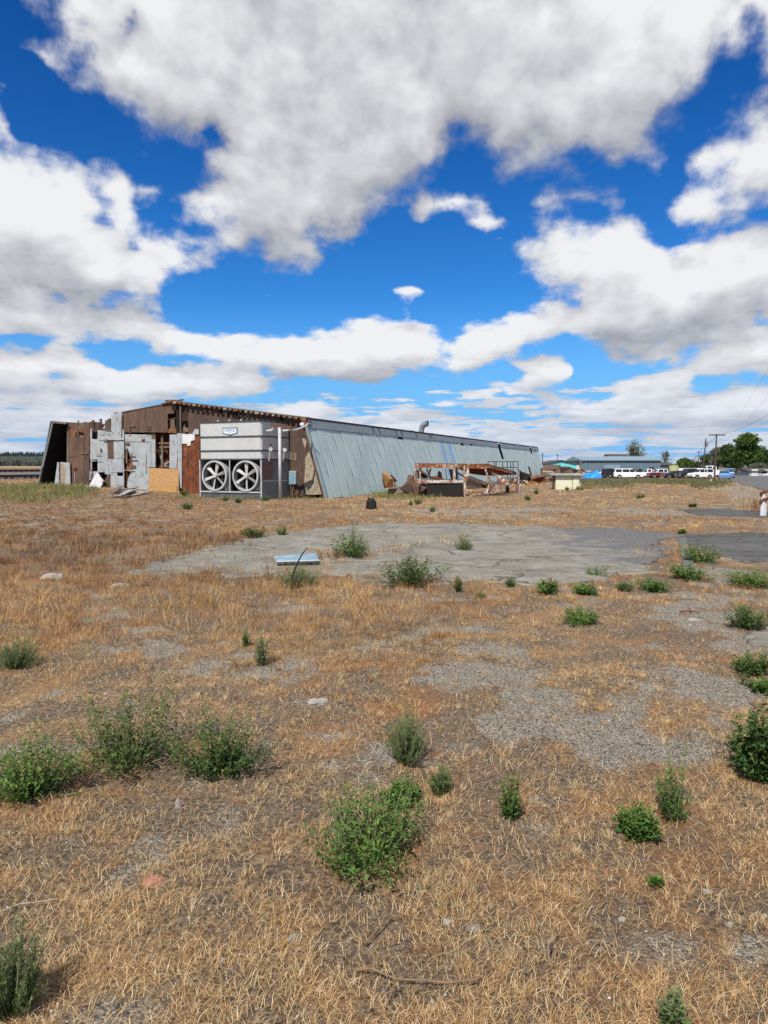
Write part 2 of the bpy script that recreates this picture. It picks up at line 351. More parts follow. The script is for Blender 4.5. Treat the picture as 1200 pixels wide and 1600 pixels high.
MT['black'] = mat('black_sheet', (0.012,0.010,0.009), (0.02,0.016,0.014), 2.0, 0.8, 0.003)
MT['unit'] = mat('galvanised_unit_casing', (0.56,0.575,0.565), (0.50,0.515,0.51), 1.5, 0.5, 0.001, metal=0.2, c3=(0.44,0.45,0.445), s3=2.5, th3=(0.52,0.75), stretch=(1,1,0.3))
MT['unit_base'] = mat('grey_unit_base', (0.22,0.235,0.245), (0.17,0.18,0.19), 2.0, 0.6, 0.001, metal=0.2)
MT['unit_trim'] = mat('dark_flange_metal', (0.085,0.095,0.10), (0.06,0.07,0.075), 3.0, 0.5, metal=0.3)
MT['fan'] = mat('pale_fan_metal', (0.50,0.51,0.51), (0.38,0.39,0.39), 4.0, 0.5, 0.001, metal=0.1)
MT['reddish'] = mat('primer_red_panel', (0.20,0.115,0.11), (0.15,0.085,0.08), 3.0, 0.7)
MT['concrete'] = None
MT['cream'] = mat('cream_painted_block', (0.66,0.66,0.50), (0.60,0.60,0.44), 3.0, 0.8, 0.002)
MT['bluegrey'] = mat('blue_grey_ribbed_metal', (0.115,0.165,0.20), (0.095,0.14,0.175), 1.2, 0.5, metal=0.1)
MT['bluegrey_roof'] = mat('pale_blue_roof_metal', (0.24,0.33,0.39), (0.20,0.29,0.35), 1.2, 0.45, metal=0.1)
MT['turq'] = mat('turquoise_wall_paint', (0.16,0.60,0.62), (0.14,0.52,0.55), 2.0, 0.7)
MT['roofdark'] = mat('dark_shingle', (0.09,0.085,0.08), (0.06,0.055,0.05), 3.0, 0.9)
MT['glass'] = mat('dark_window_glass', (0.02,0.025,0.03), (0.015,0.02,0.025), 2.0, 0.3, spec=0.3)
MT['tyre'] = mat('black_tyre_rubber', (0.02,0.02,0.02), (0.03,0.03,0.03), 9.0, 0.85)
MT['rim'] = mat('grey_wheel_rim', (0.35,0.36,0.37), (0.25,0.26,0.27), 9.0, 0.4, metal=0.5)
MT['lamp_r'] = mat('red_lamp_plastic', (0.35,0.02,0.02), None, 3.0, 0.3)
MT['lamp_w'] = mat('clear_lamp_plastic', (0.6,0.6,0.58), None, 3.0, 0.25)
MT['carwhite'] = mat('white_car_paint', (0.78,0.79,0.80), (0.72,0.73,0.74), 1.0, 0.3, spec=0.5)
MT['carred'] = mat('maroon_car_paint', (0.13,0.015,0.03), (0.11,0.012,0.025), 1.0, 0.3, spec=0.5)
MT['cardark'] = mat('black_car_paint', (0.018,0.02,0.024), (0.025,0.026,0.03), 1.0, 0.3, spec=0.5)
MT['carblue'] = mat('blue_car_paint', (0.05,0.28,0.62), (0.045,0.25,0.56), 1.0, 0.3, spec=0.5)
MT['tarp'] = mat('bright_blue_tarp', (0.03,0.30,0.80), (0.025,0.24,0.68), 2.0, 0.6, 0.02)
MT['pole'] = mat('weathered_pole_wood', (0.11,0.075,0.055), (0.07,0.048,0.036), 4.0, 0.9, 0.004, stretch=(1,1,0.2))
MT['wire'] = mat('dark_wire', (0.03,0.03,0.03), None, 4.0, 0.6)
MT['bark'] = mat('grey_brown_bark', (0.085,0.062,0.045), (0.045,0.034,0.026), 5.0, 0.95, 0.02, stretch=(1,1,0.3))
MT['rail'] = mat('rail_steel', (0.10,0.075,0.06), (0.06,0.045,0.035), 4.0, 0.5, metal=0.4)
MT['yellow'] = mat('faded_yellow_paint', (0.50,0.52,0.22), (0.42,0.44,0.20), 1.0, 0.7)
MT['brickred'] = mat('crumbled_red_brick', (0.38,0.15,0.10), (0.45,0.24,0.18), 14.0, 0.95, 0.01, c3=(0.22,0.12,0.08), s3=20)
MT['stone_w'] = mat('pale_stone', (0.38,0.35,0.30), (0.25,0.23,0.20), 9.0, 0.9, 0.01)
MT['stone_g'] = mat('grey_stone', (0.22,0.22,0.21), (0.15,0.15,0.14), 12.0, 0.9, 0.006)
MT['lightblue'] = mat('pale_blue_painted_lid', (0.15,0.27,0.36), (0.22,0.33,0.40), 5.0, 0.6, 0.002, c3=(0.36,0.42,0.44), s3=5.0, th3=(0.55,0.66))
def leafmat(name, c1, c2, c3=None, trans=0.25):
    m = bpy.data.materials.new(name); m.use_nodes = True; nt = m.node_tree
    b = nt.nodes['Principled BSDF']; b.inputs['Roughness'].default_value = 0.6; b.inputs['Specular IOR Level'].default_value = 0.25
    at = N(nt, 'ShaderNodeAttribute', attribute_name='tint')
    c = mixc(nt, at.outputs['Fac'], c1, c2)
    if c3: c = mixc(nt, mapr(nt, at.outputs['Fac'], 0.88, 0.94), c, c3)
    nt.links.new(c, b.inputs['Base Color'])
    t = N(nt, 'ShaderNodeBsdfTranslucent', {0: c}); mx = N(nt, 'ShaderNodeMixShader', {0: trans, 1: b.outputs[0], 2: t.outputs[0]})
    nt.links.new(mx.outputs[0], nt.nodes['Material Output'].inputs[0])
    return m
MT['leaf'] = leafmat('weed_leaf_green', (0.045,0.115,0.022), (0.20,0.29,0.065), (0.34,0.31,0.06))
MT['leaf_dark'] = leafmat('weed_leaf_dark_green', (0.030,0.078,0.017), (0.16,0.225,0.058), (0.30,0.26,0.08))  # third colour paints yellowish highlights on the upper leaves
MT['leaf_grey'] = leafmat('weed_leaf_grey_green', (0.10,0.15,0.055), (0.30,0.36,0.16))
MT['leaf_yel'] = leafmat('weed_leaf_yellow_green', (0.09,0.14,0.02), (0.26,0.28,0.05))
MT['stem'] = mat('weed_stem', (0.13,0.15,0.06), (0.20,0.17,0.09), 20.0, 0.8)
MT['stem_dry'] = mat('dry_stem', (0.26,0.17,0.09), (0.16,0.10,0.06), 20.0, 0.85)
MT['crown1'] = leafmat('tree_leaf_green', (0.030,0.07,0.014), (0.12,0.18,0.035), None, 0.2)
MT['crown2'] = leafmat('tree_leaf_dark', (0.022,0.05,0.014), (0.085,0.13,0.035), None, 0.15)
MT['crown3'] = leafmat('tree_leaf_greyish', (0.075,0.085,0.05), (0.16,0.165,0.11), None, 0.15)
# ------------------------------------------------------------------ ground
def gpoly(pts): return [tuple(px_ground(*p)[:2]) for p in pts]
SLAB = gpoly([(235,893),(272,870),(330,857),(440,834),(520,824),(620,819),(700,817),(800,821),(900,824),(1000,828),(1048,842),(1052,862),(1020,885),(960,897),(900,905),(800,910),(700,908),(640,900),(600,895),(545,905),(505,916),(440,917),(380,915),(320,903)])
ASPH1 = gpoly([(1062,838),(1130,833),(1300,835),(1400,872),(1180,879),(1120,868),(1080,860)])
ASPH2 = gpoly([(1060,796),(1130,794),(1200,800),(1300,806),(1280,812),(1180,808),(1090,805)])
ROADP = gpoly([(1118,744),(1127,741.5),(1260,742),(1700,746),(1700,790),(1260,778),(1200,769),(1165,758),(1140,750)])
GRAV = [(900,1150,290,75),(760,1050,190,36),(1090,1070,150,50),(1080,960,110,36),(1150,1010,90,30),(800,1020,100,22),(920,1090,200,60),(760,800,160,9),(1020,800,90,8),(1160,760,70,12),(620,893,110,14),(1120,900,60,18),
        (1120,800,120,8),(900,1230,100,34),(1120,1400,80,25),(1050,1180,90,26),(1190,778,70,15),(1165,768,40,10),(500,1095,50,10),(1180,1480,50,40)]
SOIL = [(980,1420,80,30),(350,1440,90,40),(240,1480,70,30),(560,1480,90,45),(110,1330,120,30),(300,1300,90,22),(640,1540,90,40),(900,1575,120,30),(480,1370,70,40),(740,1140,120,40),(760,1230,60,26)]
def gravel(x, y):
    px, py = proj(x, y, 0*x)
    g_ = np.zeros_like(x)
    for cx, cy, rx, ry in GRAV:
        g_ = np.maximum(g_, 1-np.sqrt(((px-cx)/rx)**2+((py-cy)/ry)**2))
    g_ = np.where(y > 1.0, g_, 0.0)
    n = fbm(x*1.3, y*1.3, 5)
    n2 = fbm(x*4.1+50, y*4.1, 4)
    v = np.sqrt(np.maximum(g_, 0))*1.05+(n-0.5)*2.2+(n2-0.5)*2.4-0.33
    return np.clip(sm(v, -0.35, 0.95), 0, 1)*np.where(y > 60, 0.3, 1)
def bare(x, y):
    px, py = proj(x, y, 0*x); g_ = np.zeros_like(x)
    for cx, cy, rx, ry in SOIL: g_ = np.maximum(g_, 1-np.sqrt(((px-cx)/rx)**2+((py-cy)/ry)**2))
    return np.where(y > 1, sm(np.sqrt(np.maximum(g_, 0))*0.7+(fbm(x*2.2, y*2.2, 4)-0.5)*2.2, 0.0, 0.7), 0)
def inslab(x, y, wob=0.22):
    wx = x+(fbm(x*0.8, y*0.8, 6)-0.5)*3.0; wy = y+(fbm(x*0.8+40, y*0.8, 6)-0.5)*3.2
    return inpoly(wx, wy, SLAB)
def gfull(x, y):
    x = np.asarray(x, float); y = np.asarray(y, float)
    near = 1-sm(np.hypot(x, y), 18, 45)
    z = gbase(x, y)
    b = (fbm(x*0.9, y*0.9, 3)-0.5)*0.07+(fbm(x*6, y*6, 3)-0.5)*0.022+(fbm(x*22, y*22, 2)-0.5)*0.009
    flat = inpoly(x, y, SLAB) | inpoly(x, y, ASPH1) | inpoly(x, y, ASPH2)
    return z+b*near*np.where(flat, 0.0, 1.0)-np.where(flat, 0.02, 0.0)-np.where(inpoly(x, y, ROADP), 0.03, 0)
def gz(x, y): return float(gfull(np.array([x], float), np.array([y], float))[0])
def on_ground(px, py):
    p = px_ground(px, py); p.z = gz(p.x, p.y); return p

front = np.linspace(-0.80, 0.80, 1000); back = np.linspace(0.80, 2*math.pi-0.80, 160)[1:-1]
ang = np.concatenate([front, back]); nA = len(ang)
rad = 0.25*1.0155**np.arange(0, 640); rad = rad[rad < 4800]; rad = np.append(rad, 5200.0); nR = len(rad)
rr, aa = np.meshgrid(rad, ang, indexing='ij')
gx = (rr*np.sin(aa)).ravel(); gy = (rr*np.cos(aa)).ravel()
gv = np.stack([gx, gy, gfull(gx, gy)], 1)
gv = np.vstack([gv, [[0, 0, gz(0, 0)]]])
i, k = np.meshgrid(np.arange(nR-1), np.arange(nA), indexing='ij'); i = i.ravel(); k = k.ravel(); k2 = (k+1) % nA
quads = np.stack([i*nA+k, i*nA+k2, (i+1)*nA+k2, (i+1)*nA+k], 1)[:, ::-1]
kk = np.arange(nA); tris = np.stack([np.full(nA, nR*nA), kk, (kk+1) % nA], 1)[:, ::-1]
gatt = np.append(gravel(gx, gy), 0); batt = np.append(bare(gx, gy), 0)

gm = bpy.data.materials.new('dry_ground'); gm.use_nodes = True; nt = gm.node_tree; pb = nt.nodes['Principled BSDF']
pb.inputs['Roughness'].default_value = 0.95; pb.inputs['Specular IOR Level'].default_value = 0.15
tcg = N(nt, 'ShaderNodeTexCoord').outputs['Object']
ga = N(nt, 'ShaderNodeAttribute', attribute_name='gravel').outputs['Fac']
na = N(nt, 'ShaderNodeTexNoise', {'Vector': tcg, 'Scale': 1.7, 'Detail': 8.0, 'Roughness': 0.7}).outputs[0]
nb_ = N(nt, 'ShaderNodeTexNoise', {'Vector': tcg, 'Scale': 38.0, 'Detail': 6.0, 'Roughness': 0.75}).outputs[0]
nc = N(nt, 'ShaderNodeTexNoise', {'Vector': tcg, 'Scale': 0.35, 'Detail': 4.0}).outputs[0]
soil = mixc(nt, mapr(nt, nb_, 0.38, 0.62), (0.070,0.054,0.040), (0.27,0.21,0.15))
lit1 = mixc(nt, mapr(nt, nb_, 0.35, 0.65), (0.15,0.095,0.055), (0.52,0.345,0.175))
lit1 = mixc(nt, mapr(nt, nc, 0.40, 0.60), lit1, (0.26,0.130,0.060), 'MIX')
# distance-independent patchiness: litter over soil
sc = mixc(nt, mapr(nt, M_(nt, 'ADD', M_(nt, 'MULTIPLY', na, 0.75), M_(nt, 'MULTIPLY', nb_, 0.25)), 0.45, 0.56), soil, lit1)
sc = mixc(nt, M_(nt, 'MULTIPLY', N(nt, 'ShaderNodeAttribute', attribute_name='bare').outputs['Fac'], 0.8), sc, soil)
v1 = N(nt, 'ShaderNodeTexVoronoi', {'Vector': tcg, 'Scale': 78.0, 'Randomness': 1.0})
v2 = N(nt, 'ShaderNodeTexVoronoi', {'Vector': tcg, 'Scale': 110.0, 'Randomness': 1.0})
cr = N(nt, 'ShaderNodeSeparateColor', {0: v1.outputs['Color']}); cr2 = N(nt, 'ShaderNodeSeparateColor', {0: v2.outputs['Color']})
st = mixc(nt, cr.outputs[0], (0.19,0.165,0.125), (0.62,0.56,0.46)); st = mixc(nt, mapr(nt, v1.outputs['Distance'], 0.35, 0.75), st, (0.075,0.058,0.045))
st2 = mixc(nt, cr2.outputs[1], (0.18,0.155,0.115), (0.52,0.46,0.37))
stn = mixc(nt, mapr(nt, cr.outputs[1], 0.45, 0.5), st2, st)
col = mixc(nt, mapr(nt, M_(nt, 'ADD', ga, M_(nt, 'MULTIPLY', M_(nt, 'SUBTRACT', nb_, 0.5), 1.6)), 0.22, 0.75), sc, stn)
# sparse white pebbles everywhere
peb = M_(nt, 'MULTIPLY', mapr(nt, cr2.outputs[0], 0.93, 0.94), mapr(nt, v2.outputs['Distance'], 0.45, 0.35))
col = mixc(nt, M_(nt, 'MULTIPLY', peb, 0.8), col, (0.42,0.38,0.33))
nt.links.new(col, pb.inputs['Base Color'])
hh = M_(nt, 'ADD', M_(nt, 'MULTIPLY', nb_, 1.4), M_(nt, 'MULTIPLY', M_(nt, 'SUBTRACT', 0.5, v1.outputs['Distance']), M_(nt, 'MULTIPLY', ga, 0.9)))
bp = N(nt, 'ShaderNodeBump', {'Strength': 1.0, 'Distance': 0.02, 'Height': hh}); nt.links.new(bp.outputs[0], pb.inputs['Normal'])
ground = struct(np_mesh('ground', gv, [quads, tris], gm, {'gravel': gatt, 'bare': batt}, smooth=True))

def slab_mat(name, c1, c2, cdark, gravelly, patch=None):
    m = bpy.data.materials.new(name); m.use_nodes = True; nt = m.node_tree; pb = nt.nodes['Principled BSDF']
    pb.inputs['Roughness'].default_value = 0.92; pb.inputs['Specular IOR Level'].default_value = 0.2
    tc_ = N(nt, 'ShaderNodeTexCoord').outputs['Object']
    n1 = N(nt, 'ShaderNodeTexNoise', {'Vector': tc_, 'Scale': 0.9, 'Detail': 8.0, 'Roughness': 0.7}).outputs[0]
    n2 = N(nt, 'ShaderNodeTexNoise', {'Vector': tc_, 'Scale': 30.0, 'Detail': 5.0, 'Roughness': 0.8}).outputs[0]
    c = mixc(nt, mapr(nt, n1, 0.40, 0.62), c1, c2)
    c = mixc(nt, M_(nt, 'MULTIPLY', mapr(nt, n2, 0.35, 0.75), 0.65), c, cdark)
    n4 = N(nt, 'ShaderNodeTexNoise', {'Vector': tc_, 'Scale': 3.1, 'Detail': 9.0, 'Roughness': 0.8}).outputs[0]
    c = mixc(nt, M_(nt, 'MULTIPLY', mapr(nt, n4, 0.53, 0.62), 0.55), c, cdark)
    c = mixc(nt, M_(nt, 'MULTIPLY', mapr(nt, n4, 0.45, 0.36), 0.5), c, tuple(v*1.35 for v in c2))
    ed = N(nt, 'ShaderNodeTexVoronoi', {'Vector': N(nt, 'ShaderNodeVectorMath', {0: tc_, 1: N(nt, 'ShaderNodeTexNoise', {'Vector': tc_, 'Scale': 1.3, 'Detail': 5.0}).outputs['Color']}, operation='ADD').outputs[0], 'Scale': 0.34}, feature='DISTANCE_TO_EDGE').outputs['Distance']
    cr_ = M_(nt, 'MULTIPLY', mapr(nt, ed, 0.002, 0.010, 1.0, 0.0), mapr(nt, n1, 0.36, 0.50))
    c = mixc(nt, M_(nt, 'MULTIPLY', cr_, 0.85), c, (0.06,0.045,0.03))
    if patch:
        # asphalt skin left on the right-hand end of the concrete
        so_ = N(nt, 'ShaderNodeSeparateXYZ', {0: tc_})
        pv = M_(nt, 'ADD', M_(nt, 'SUBTRACT', so_.outputs[0], patch), M_(nt, 'MULTIPLY', M_(nt, 'SUBTRACT', n1, 0.5), 9.0))
        pv = M_(nt, 'ADD', pv, M_(nt, 'MULTIPLY', M_(nt, 'SUBTRACT', n2, 0.5), 2.4))
        ad = mixc(nt, mapr(nt, n2, 0.4, 0.65), (0.06,0.06,0.062), (0.24,0.235,0.225))
        c = mixc(nt, mapr(nt, pv, -0.15, 0.15), c, ad)
    nt.links.new(c, pb.inputs['Base Color'])
    bp = N(nt, 'ShaderNodeBump', {'Strength': 1.0, 'Distance': 0.008, 'Height': M_(nt, 'SUBTRACT', n2, M_(nt, 'MULTIPLY', cr_, 1.5))}); nt.links.new(bp.outputs[0], pb.inputs['Normal'])
    return m
def sheet(name, test, x0, x1, y0, y1, c, m, dz, skirt=0.03):
    xs = np.arange(x0, x1, c); ys = np.arange(y0, y1, c)
    X, Y = np.meshgrid(xs, ys, indexing='ij'); cx = X[:-1, :-1]+c/2; cy = Y[:-1, :-1]+c/2
    ok = test(cx, cy)
    z = gbase(X, Y)+dz
    nX, nY = X.shape
    I, J = np.nonzero(ok); q = np.stack([I*nY+J, (I+1)*nY+J, (I+1)*nY+J+1, I*nY+J+1], 1)
    # drop unused vertices
    u, inv = np.unique(q, return_inverse=True); q = inv.reshape(q.shape)
    v = np.stack([X.ravel(), Y.ravel(), z.ravel()], 1)[u]
    # skirt round the boundary
    e = np.concatenate([q[:, [0, 1]], q[:, [1, 2]], q[:, [2, 3]], q[:, [3, 0]]]); key = set(map(tuple, e)); bd = np.array([t for t in key if (t[1], t[0]) not in key])
    n0 = len(v); v2 = v.copy(); v2[:, 2] -= skirt
    sk = np.stack([bd[:, 1], bd[:, 0], bd[:, 0]+n0, bd[:, 1]+n0], 1)
    return struct(np_mesh(name, np.vstack([v, v2]), [q, sk], m))
sxs = [p[0] for p in SLAB]; sys_ = [p[1] for p in SLAB]
m_slab = slab_mat('old_concrete', (0.205,0.195,0.165), (0.32,0.305,0.26), (0.08,0.075,0.063), 0, patch=4.3)
sheet('concrete_slab', inslab, min(sxs)-1, max(sxs)+1, min(sys_)-1, max(sys_)+1, 0.07, m_slab, 0.012)
m_asph = slab_mat('worn_asphalt', (0.085,0.084,0.083), (0.15,0.145,0.138), (0.035,0.034,0.034), 0)
for nm_, P_ in (('asphalt_patch', ASPH1), ('asphalt_patch', ASPH2)):
    xs_ = [p[0] for p in P_]; ys_ = [p[1] for p in P_]
    sheet(nm_, lambda x, y, P_=P_: inpoly(x+(fbm(x*1.2, y*1.2)-0.5)*0.9, y+(fbm(x*1.2+9, y*1.2)-0.5)*1.2, P_), min(xs_)-1, max(xs_)+1, min(ys_)-1, max(ys_)+1, 0.10, m_asph, 0.010)
m_road = slab_mat('road_asphalt', (0.125,0.122,0.12), (0.17,0.166,0.16), (0.08,0.078,0.076), 0)
rx_ = [p[0] for p in ROADP]; ry_ = [p[1] for p in ROADP]
sheet('road', lambda x, y: inpoly(x+(fbm(x*0.8, y*0.8)-0.5)*0.8, y+(fbm(x*0.8+9, y*0.8)-0.5)*1.2, ROADP), min(rx_)-1, max(rx_)+1, min(ry_)-1, max(ry_)+1, 0.3, m_road, 0.012)

# loose stones, many sizes, heaviest in the gravel
def stones(name, n, dmin, dmax, rmin, rmax, thr, mt, label, seed):
    rg = np.random.default_rng(seed)
    d = dmin*(dmax/dmin)**(rg.random(n)**0.75); x = (rg.random(n)*2-1)*(d*0.66+1.0); y = d
    g_ = gravel(x, y); keep = (rg.random(n) < thr+0.9*g_+0.35*bare(x, y)) & ~inpoly(x, y, ASPH1)
    x, y = x[keep], y[keep]; n = len(x)
    r = rmin*(rmax/rmin)**(rg.random(n)**2.2)*(0.75+0.05*y)
    z = gfull(x, y)+r*0.15
    o8 = np.array([(1,0,0),(-1,0,0),(0,1,0),(0,-1,0),(0,0,1),(0,0,-1),(.6,.6,.5),(-.6,.6,.5),(-.6,-.6,.5),(.6,-.6,.5)], float)
    fc = np.array([(0,6,4),(6,2,4),(2,7,4),(7,1,4),(1,8,4),(8,3,4),(3,9,4),(9,0,4),(0,2,6),(2,1,7),(1,3,8),(3,0,9),(2,0,5),(1,2,5),(3,1,5),(0,3,5)])
    th = rg.random(n)*6.28; c, s = np.cos(th), np.sin(th)
    sc = r[:, None]*(0.6+0.6*rg.random((n, 3)))*np.array([1, 1, 0.65])
    v = o8[None]*sc[:, None]*(0.8+0.4*rg.random((n, 10, 1)))
    vx = v[..., 0]*c[:, None]-v[..., 1]*s[:, None]; vy = v[..., 0]*s[:, None]+v[..., 1]*c[:, None]
    V = np.stack([vx+x[:, None], vy+y[:, None], v[..., 2]+z[:, None]], 2).reshape(-1, 3)
    Fc = (fc[None]+np.arange(n)[:, None, None]*10).reshape(-1, 3)
    t = np.repeat(rg.random(n), 10)
    o = np_mesh(name, V, [Fc], mt, {'tint': t}); return tag(o, label, 'gravel', kind='stuff')
sm_ = bpy.data.materials.new('loose_stone'); sm_.use_nodes = True; nt = sm_.node_tree; pb = nt.nodes['Principled BSDF']; pb.inputs['Roughness'].default_value = 0.9
at = N(nt, 'ShaderNodeAttribute', attribute_name='tint').outputs['Fac']
rp = N(nt, 'ShaderNodeValToRGB', {0: at}); e = rp.color_ramp.elements; e[0].color = (0.10,0.09,0.08,1); e[1].color = (0.60,0.55,0.48,1); e[1].position = 1.0
x_ = e.new(0.5); x_.color = (0.20,0.185,0.165,1); x_ = e.new(0.88); x_.color = (0.32,0.28,0.23,1)
nt.links.new(rp.outputs[0], pb.inputs['Base Color'])
stones('gravel', 140000, 1.6, 18, 0.0016, 0.0085, 0.10, sm_, 'small grey and white stones scattered over bare soil and gravel patches', 5)

# ------------------------------------------------------------------ dry grass
def blades(n, x, y, z, h, w, lean, rg, tint, head=None, th=None):
    """bent tapering blades; returns verts, quads, tris, tint"""
    th = rg.random(n)*2*math.pi if th is None else th
    ux, uy = np.cos(th), np.sin(th)
    ph = th+math.pi/2+(rg.random(n)-0.5)*1.5; wx, wy = np.cos(ph)*w/2, np.sin(ph)*w/2
    L = lean*h
    m1 = np.stack([x+ux*L*0.47, y+uy*L*0.47, z+h*0.55], 1); tip = np.stack([x+ux*L, y+uy*L, z+h*(1-0.10*np.clip(lean, 0, 4))], 1)
    b = np.stack([x, y, z-0.01], 1); o = np.stack([wx, wy, 0*wx], 1)
    V = np.stack([b-o, b+o, m1+o*0.8, m1-o*0.8, tip], 1).reshape(-1, 3)
    k = np.arange(n)[:, None]*5
    Q = k+np.array([[0, 1, 2, 3]]); T = k+np.array([[3, 2, 4]])
    t = np.repeat(tint, 5)
    if head is not None:
        idx = np.nonzero(head)[0]
        hl = h[idx]*0.22; hw = w[idx]*2.2
        tp = tip[idx]; dr = (tip-m1)[idx]; dr /= np.linalg.norm(dr, axis=1)[:, None]
        side = o[idx]/(w[idx][:, None]/2)
        a = tp-dr*hl[:, None]*0.6; c = tp+dr*hl[:, None]*0.5; m = (a+c)/2
        HV = np.stack([a, m+side*hw[:, None]/2, c, m-side*hw[:, None]/2], 1).reshape(-1, 3)
        HQ = n*5+np.arange(len(idx))[:, None]*4+np.array([[0, 1, 2, 3]])
        V = np.vstack([V, HV]); Q = np.vstack([Q, HQ]); t = np.concatenate([t, np.repeat(tint[idx]*0.8+0.1, 4)])
    return V, Q, T, t
def cover(x, y):
    """0..1 how much dry grass grows here"""
    n = fbm(x*0.8+5, y*0.8, 4); n2 = fbm(x*3.2, y*3.2+7, 3)
    n3 = fbm(x*9+3, y*9, 2)
    c = sm(n*0.45+n2*0.35+n3*0.2, 0.42, 0.575)
    tall = sm(y, 4.2, 6.5)*(1-sm(x-0.12*y, -0.2, 1.2))
    c = np.maximum(c, tall*0.9)
    c = c*(1-0.84*sm(gravel(x, y), 0.10, 0.80))
    c = c*(1-0.88*bare(x, y))
    sl = inslab(x, y) & inslab(x+0.22, y+0.35) & inslab(x-0.25, y-0.3) & inslab(x+0.3, y-0.35)
    c = np.where(sl | inpoly(x, y, ASPH1) | inpoly(x, y, ASPH2), 0.0, c)
    # joints in the slab where grass has come up
    px, py = proj(x, y, 0*x)
    jt = np.abs((py-866)-(px-600)*(-0.23)-(vnoise(x*3, y*3)-0.5)*7) < 3.4
    jt |= (np.abs(px-525) < 48) & (np.abs(py-872) < 7+5*vnoise(x*4, y*4))
    jt |= (np.abs(py-886-(vnoise(x*2, y*2)-0.5)*9) < 1.6) & (px > 570) & (px < 700)
    c = np.where(sl & (fbm(x*1.7+3, y*1.7, 4) > 0.655), 0.45, c)
    c = np.where(sl & jt, 0.9*(vnoise(x*5, y*5) > 0.42), c)
    return np.where(inpoly(x, y, ROADP), 0, c)
def grass_band(d0, d1, dens, nb, h0, h1, w, rg, spread, lean=1.0, headp=0.0, xk=0.66, tbias=0.0):
    A = xk*(d1*d1-d0*d0)+(3.0*(d1-d0) if d1 < 13 else 0); n = int(A*dens)
    d = np.sqrt(d0*d0+rg.random(n)*(d1*d1-d0*d0)); x = (rg.random(n)*2-1)*(d*xk+(1.5 if d1 < 13 else 0)); y = d
    c = cover(x, y); keep = rg.random(n) < c; x, y, c = x[keep], y[keep], c[keep]; n = len(x)
    hz = h0+(h1-h0)*rg.random(n)**1.5
    midl = sm(y, 4.5, 7)*(1-sm(y, 14, 19))*(1-sm(x-0.1*y, -0.6, 1.0)); hz = hz*(1+1.3*midl)
    px, py = proj(x, y, 0*x)
    lx = sm(-(px-600), -100, 500)*sm(y, 8, 14)*(1-sm(y, 34, 40))   # red-brown sward on the left
    ti = np.clip(0.60+0.22*rg.standard_normal(n)*0.7-0.30*lx-0.13*midl+0.22*(fbm(x*0.6, y*0.6, 3)-0.5)*2+0.10*(1-sm(y, 4, 7))+tbias, 0, 1)
    rep = np.maximum(1, (nb*(0.5+rg.random(n))).astype(int)); idx = np.repeat(np.arange(n), rep); N_ = len(idx)
    r_ = rg.random(N_)**0.8*spread*hz[idx]; t_ = rg.random(N_)*6.28
    bx, by = x[idx]+r_*np.cos(t_), y[idx]+r_*np.sin(t_); bz = gfull(bx, by)
    hh_ = hz[idx]*(0.45+0.75*rg.random(N_)); ww = w*(0.7+0.6*rg.random(N_))
    ln = lean*(0.25+1.1*rg.random(N_)); tint = np.clip(ti[idx]+0.13*rg.standard_normal(N_), 0, 1)
    return blades(N_, bx, by, bz, hh_, ww, ln, rg, tint, head=rg.random(N_) < headp*(0.3+midl[idx]), th=t_+0.9*(rg.random(N_)-0.5))
rg = np.random.default_rng(3)
parts = [grass_band(1.3, 3.4, 190, 40, 0.010, 0.050, 0.0008, rg, 0.45, 0.95, 0.02),
         grass_band(1.3, 3.4, 650, 6, 0.008, 0.022, 0.0010, rg, 1.4, 1.6, 0.0, tbias=0.1),
         grass_band(3.4, 6.5, 110, 38, 0.014, 0.060, 0.0012, rg, 0.5, 0.95, 0.05),
         grass_band(3.4, 6.5, 330, 6, 0.010, 0.026, 0.0015, rg, 1.6, 1.6, 0.0, tbias=0.1),
         grass_band(6.5, 12, 75, 24, 0.028, 0.080, 0.0024, rg, 0.7, 1.0, 0.22),
         grass_band(12, 22, 34, 16, 0.045, 0.11, 0.0052, rg, 1.0, 0.9, 0.10),
         grass_band(22, 42, 24, 10, 0.04, 0.09, 0.009, rg, 1.5, 0.9, 0.0),
         grass_band(42, 90, 2.6, 10, 0.08, 0.20, 0.025, rg, 2.5, 0.8, 0.0)]
# straw lying flat on the soil close by
n = 110000; d_ = 1.3*(9/1.3)**rg.random(n); lx_ = (rg.random(n)*2-1)*d_*0.66
k_ = (rg.random(n) < 0.40+0.6*cover(lx_, d_)) & (rg.random(n) > 0.8*gravel(lx_, d_)); lx_, d_ = lx_[k_], d_[k_]; n = len(d_)
parts.append(blades(n, lx_, d_, gfull(lx_, d_)+0.006, 0.010+0.018*rg.random(n), 0.0009+0.0006*rg.random(n)+0.00018*d_, 2.5+0*d_, rg, np.clip(0.66+0.25*rg.standard_normal(n), 0, 1)))
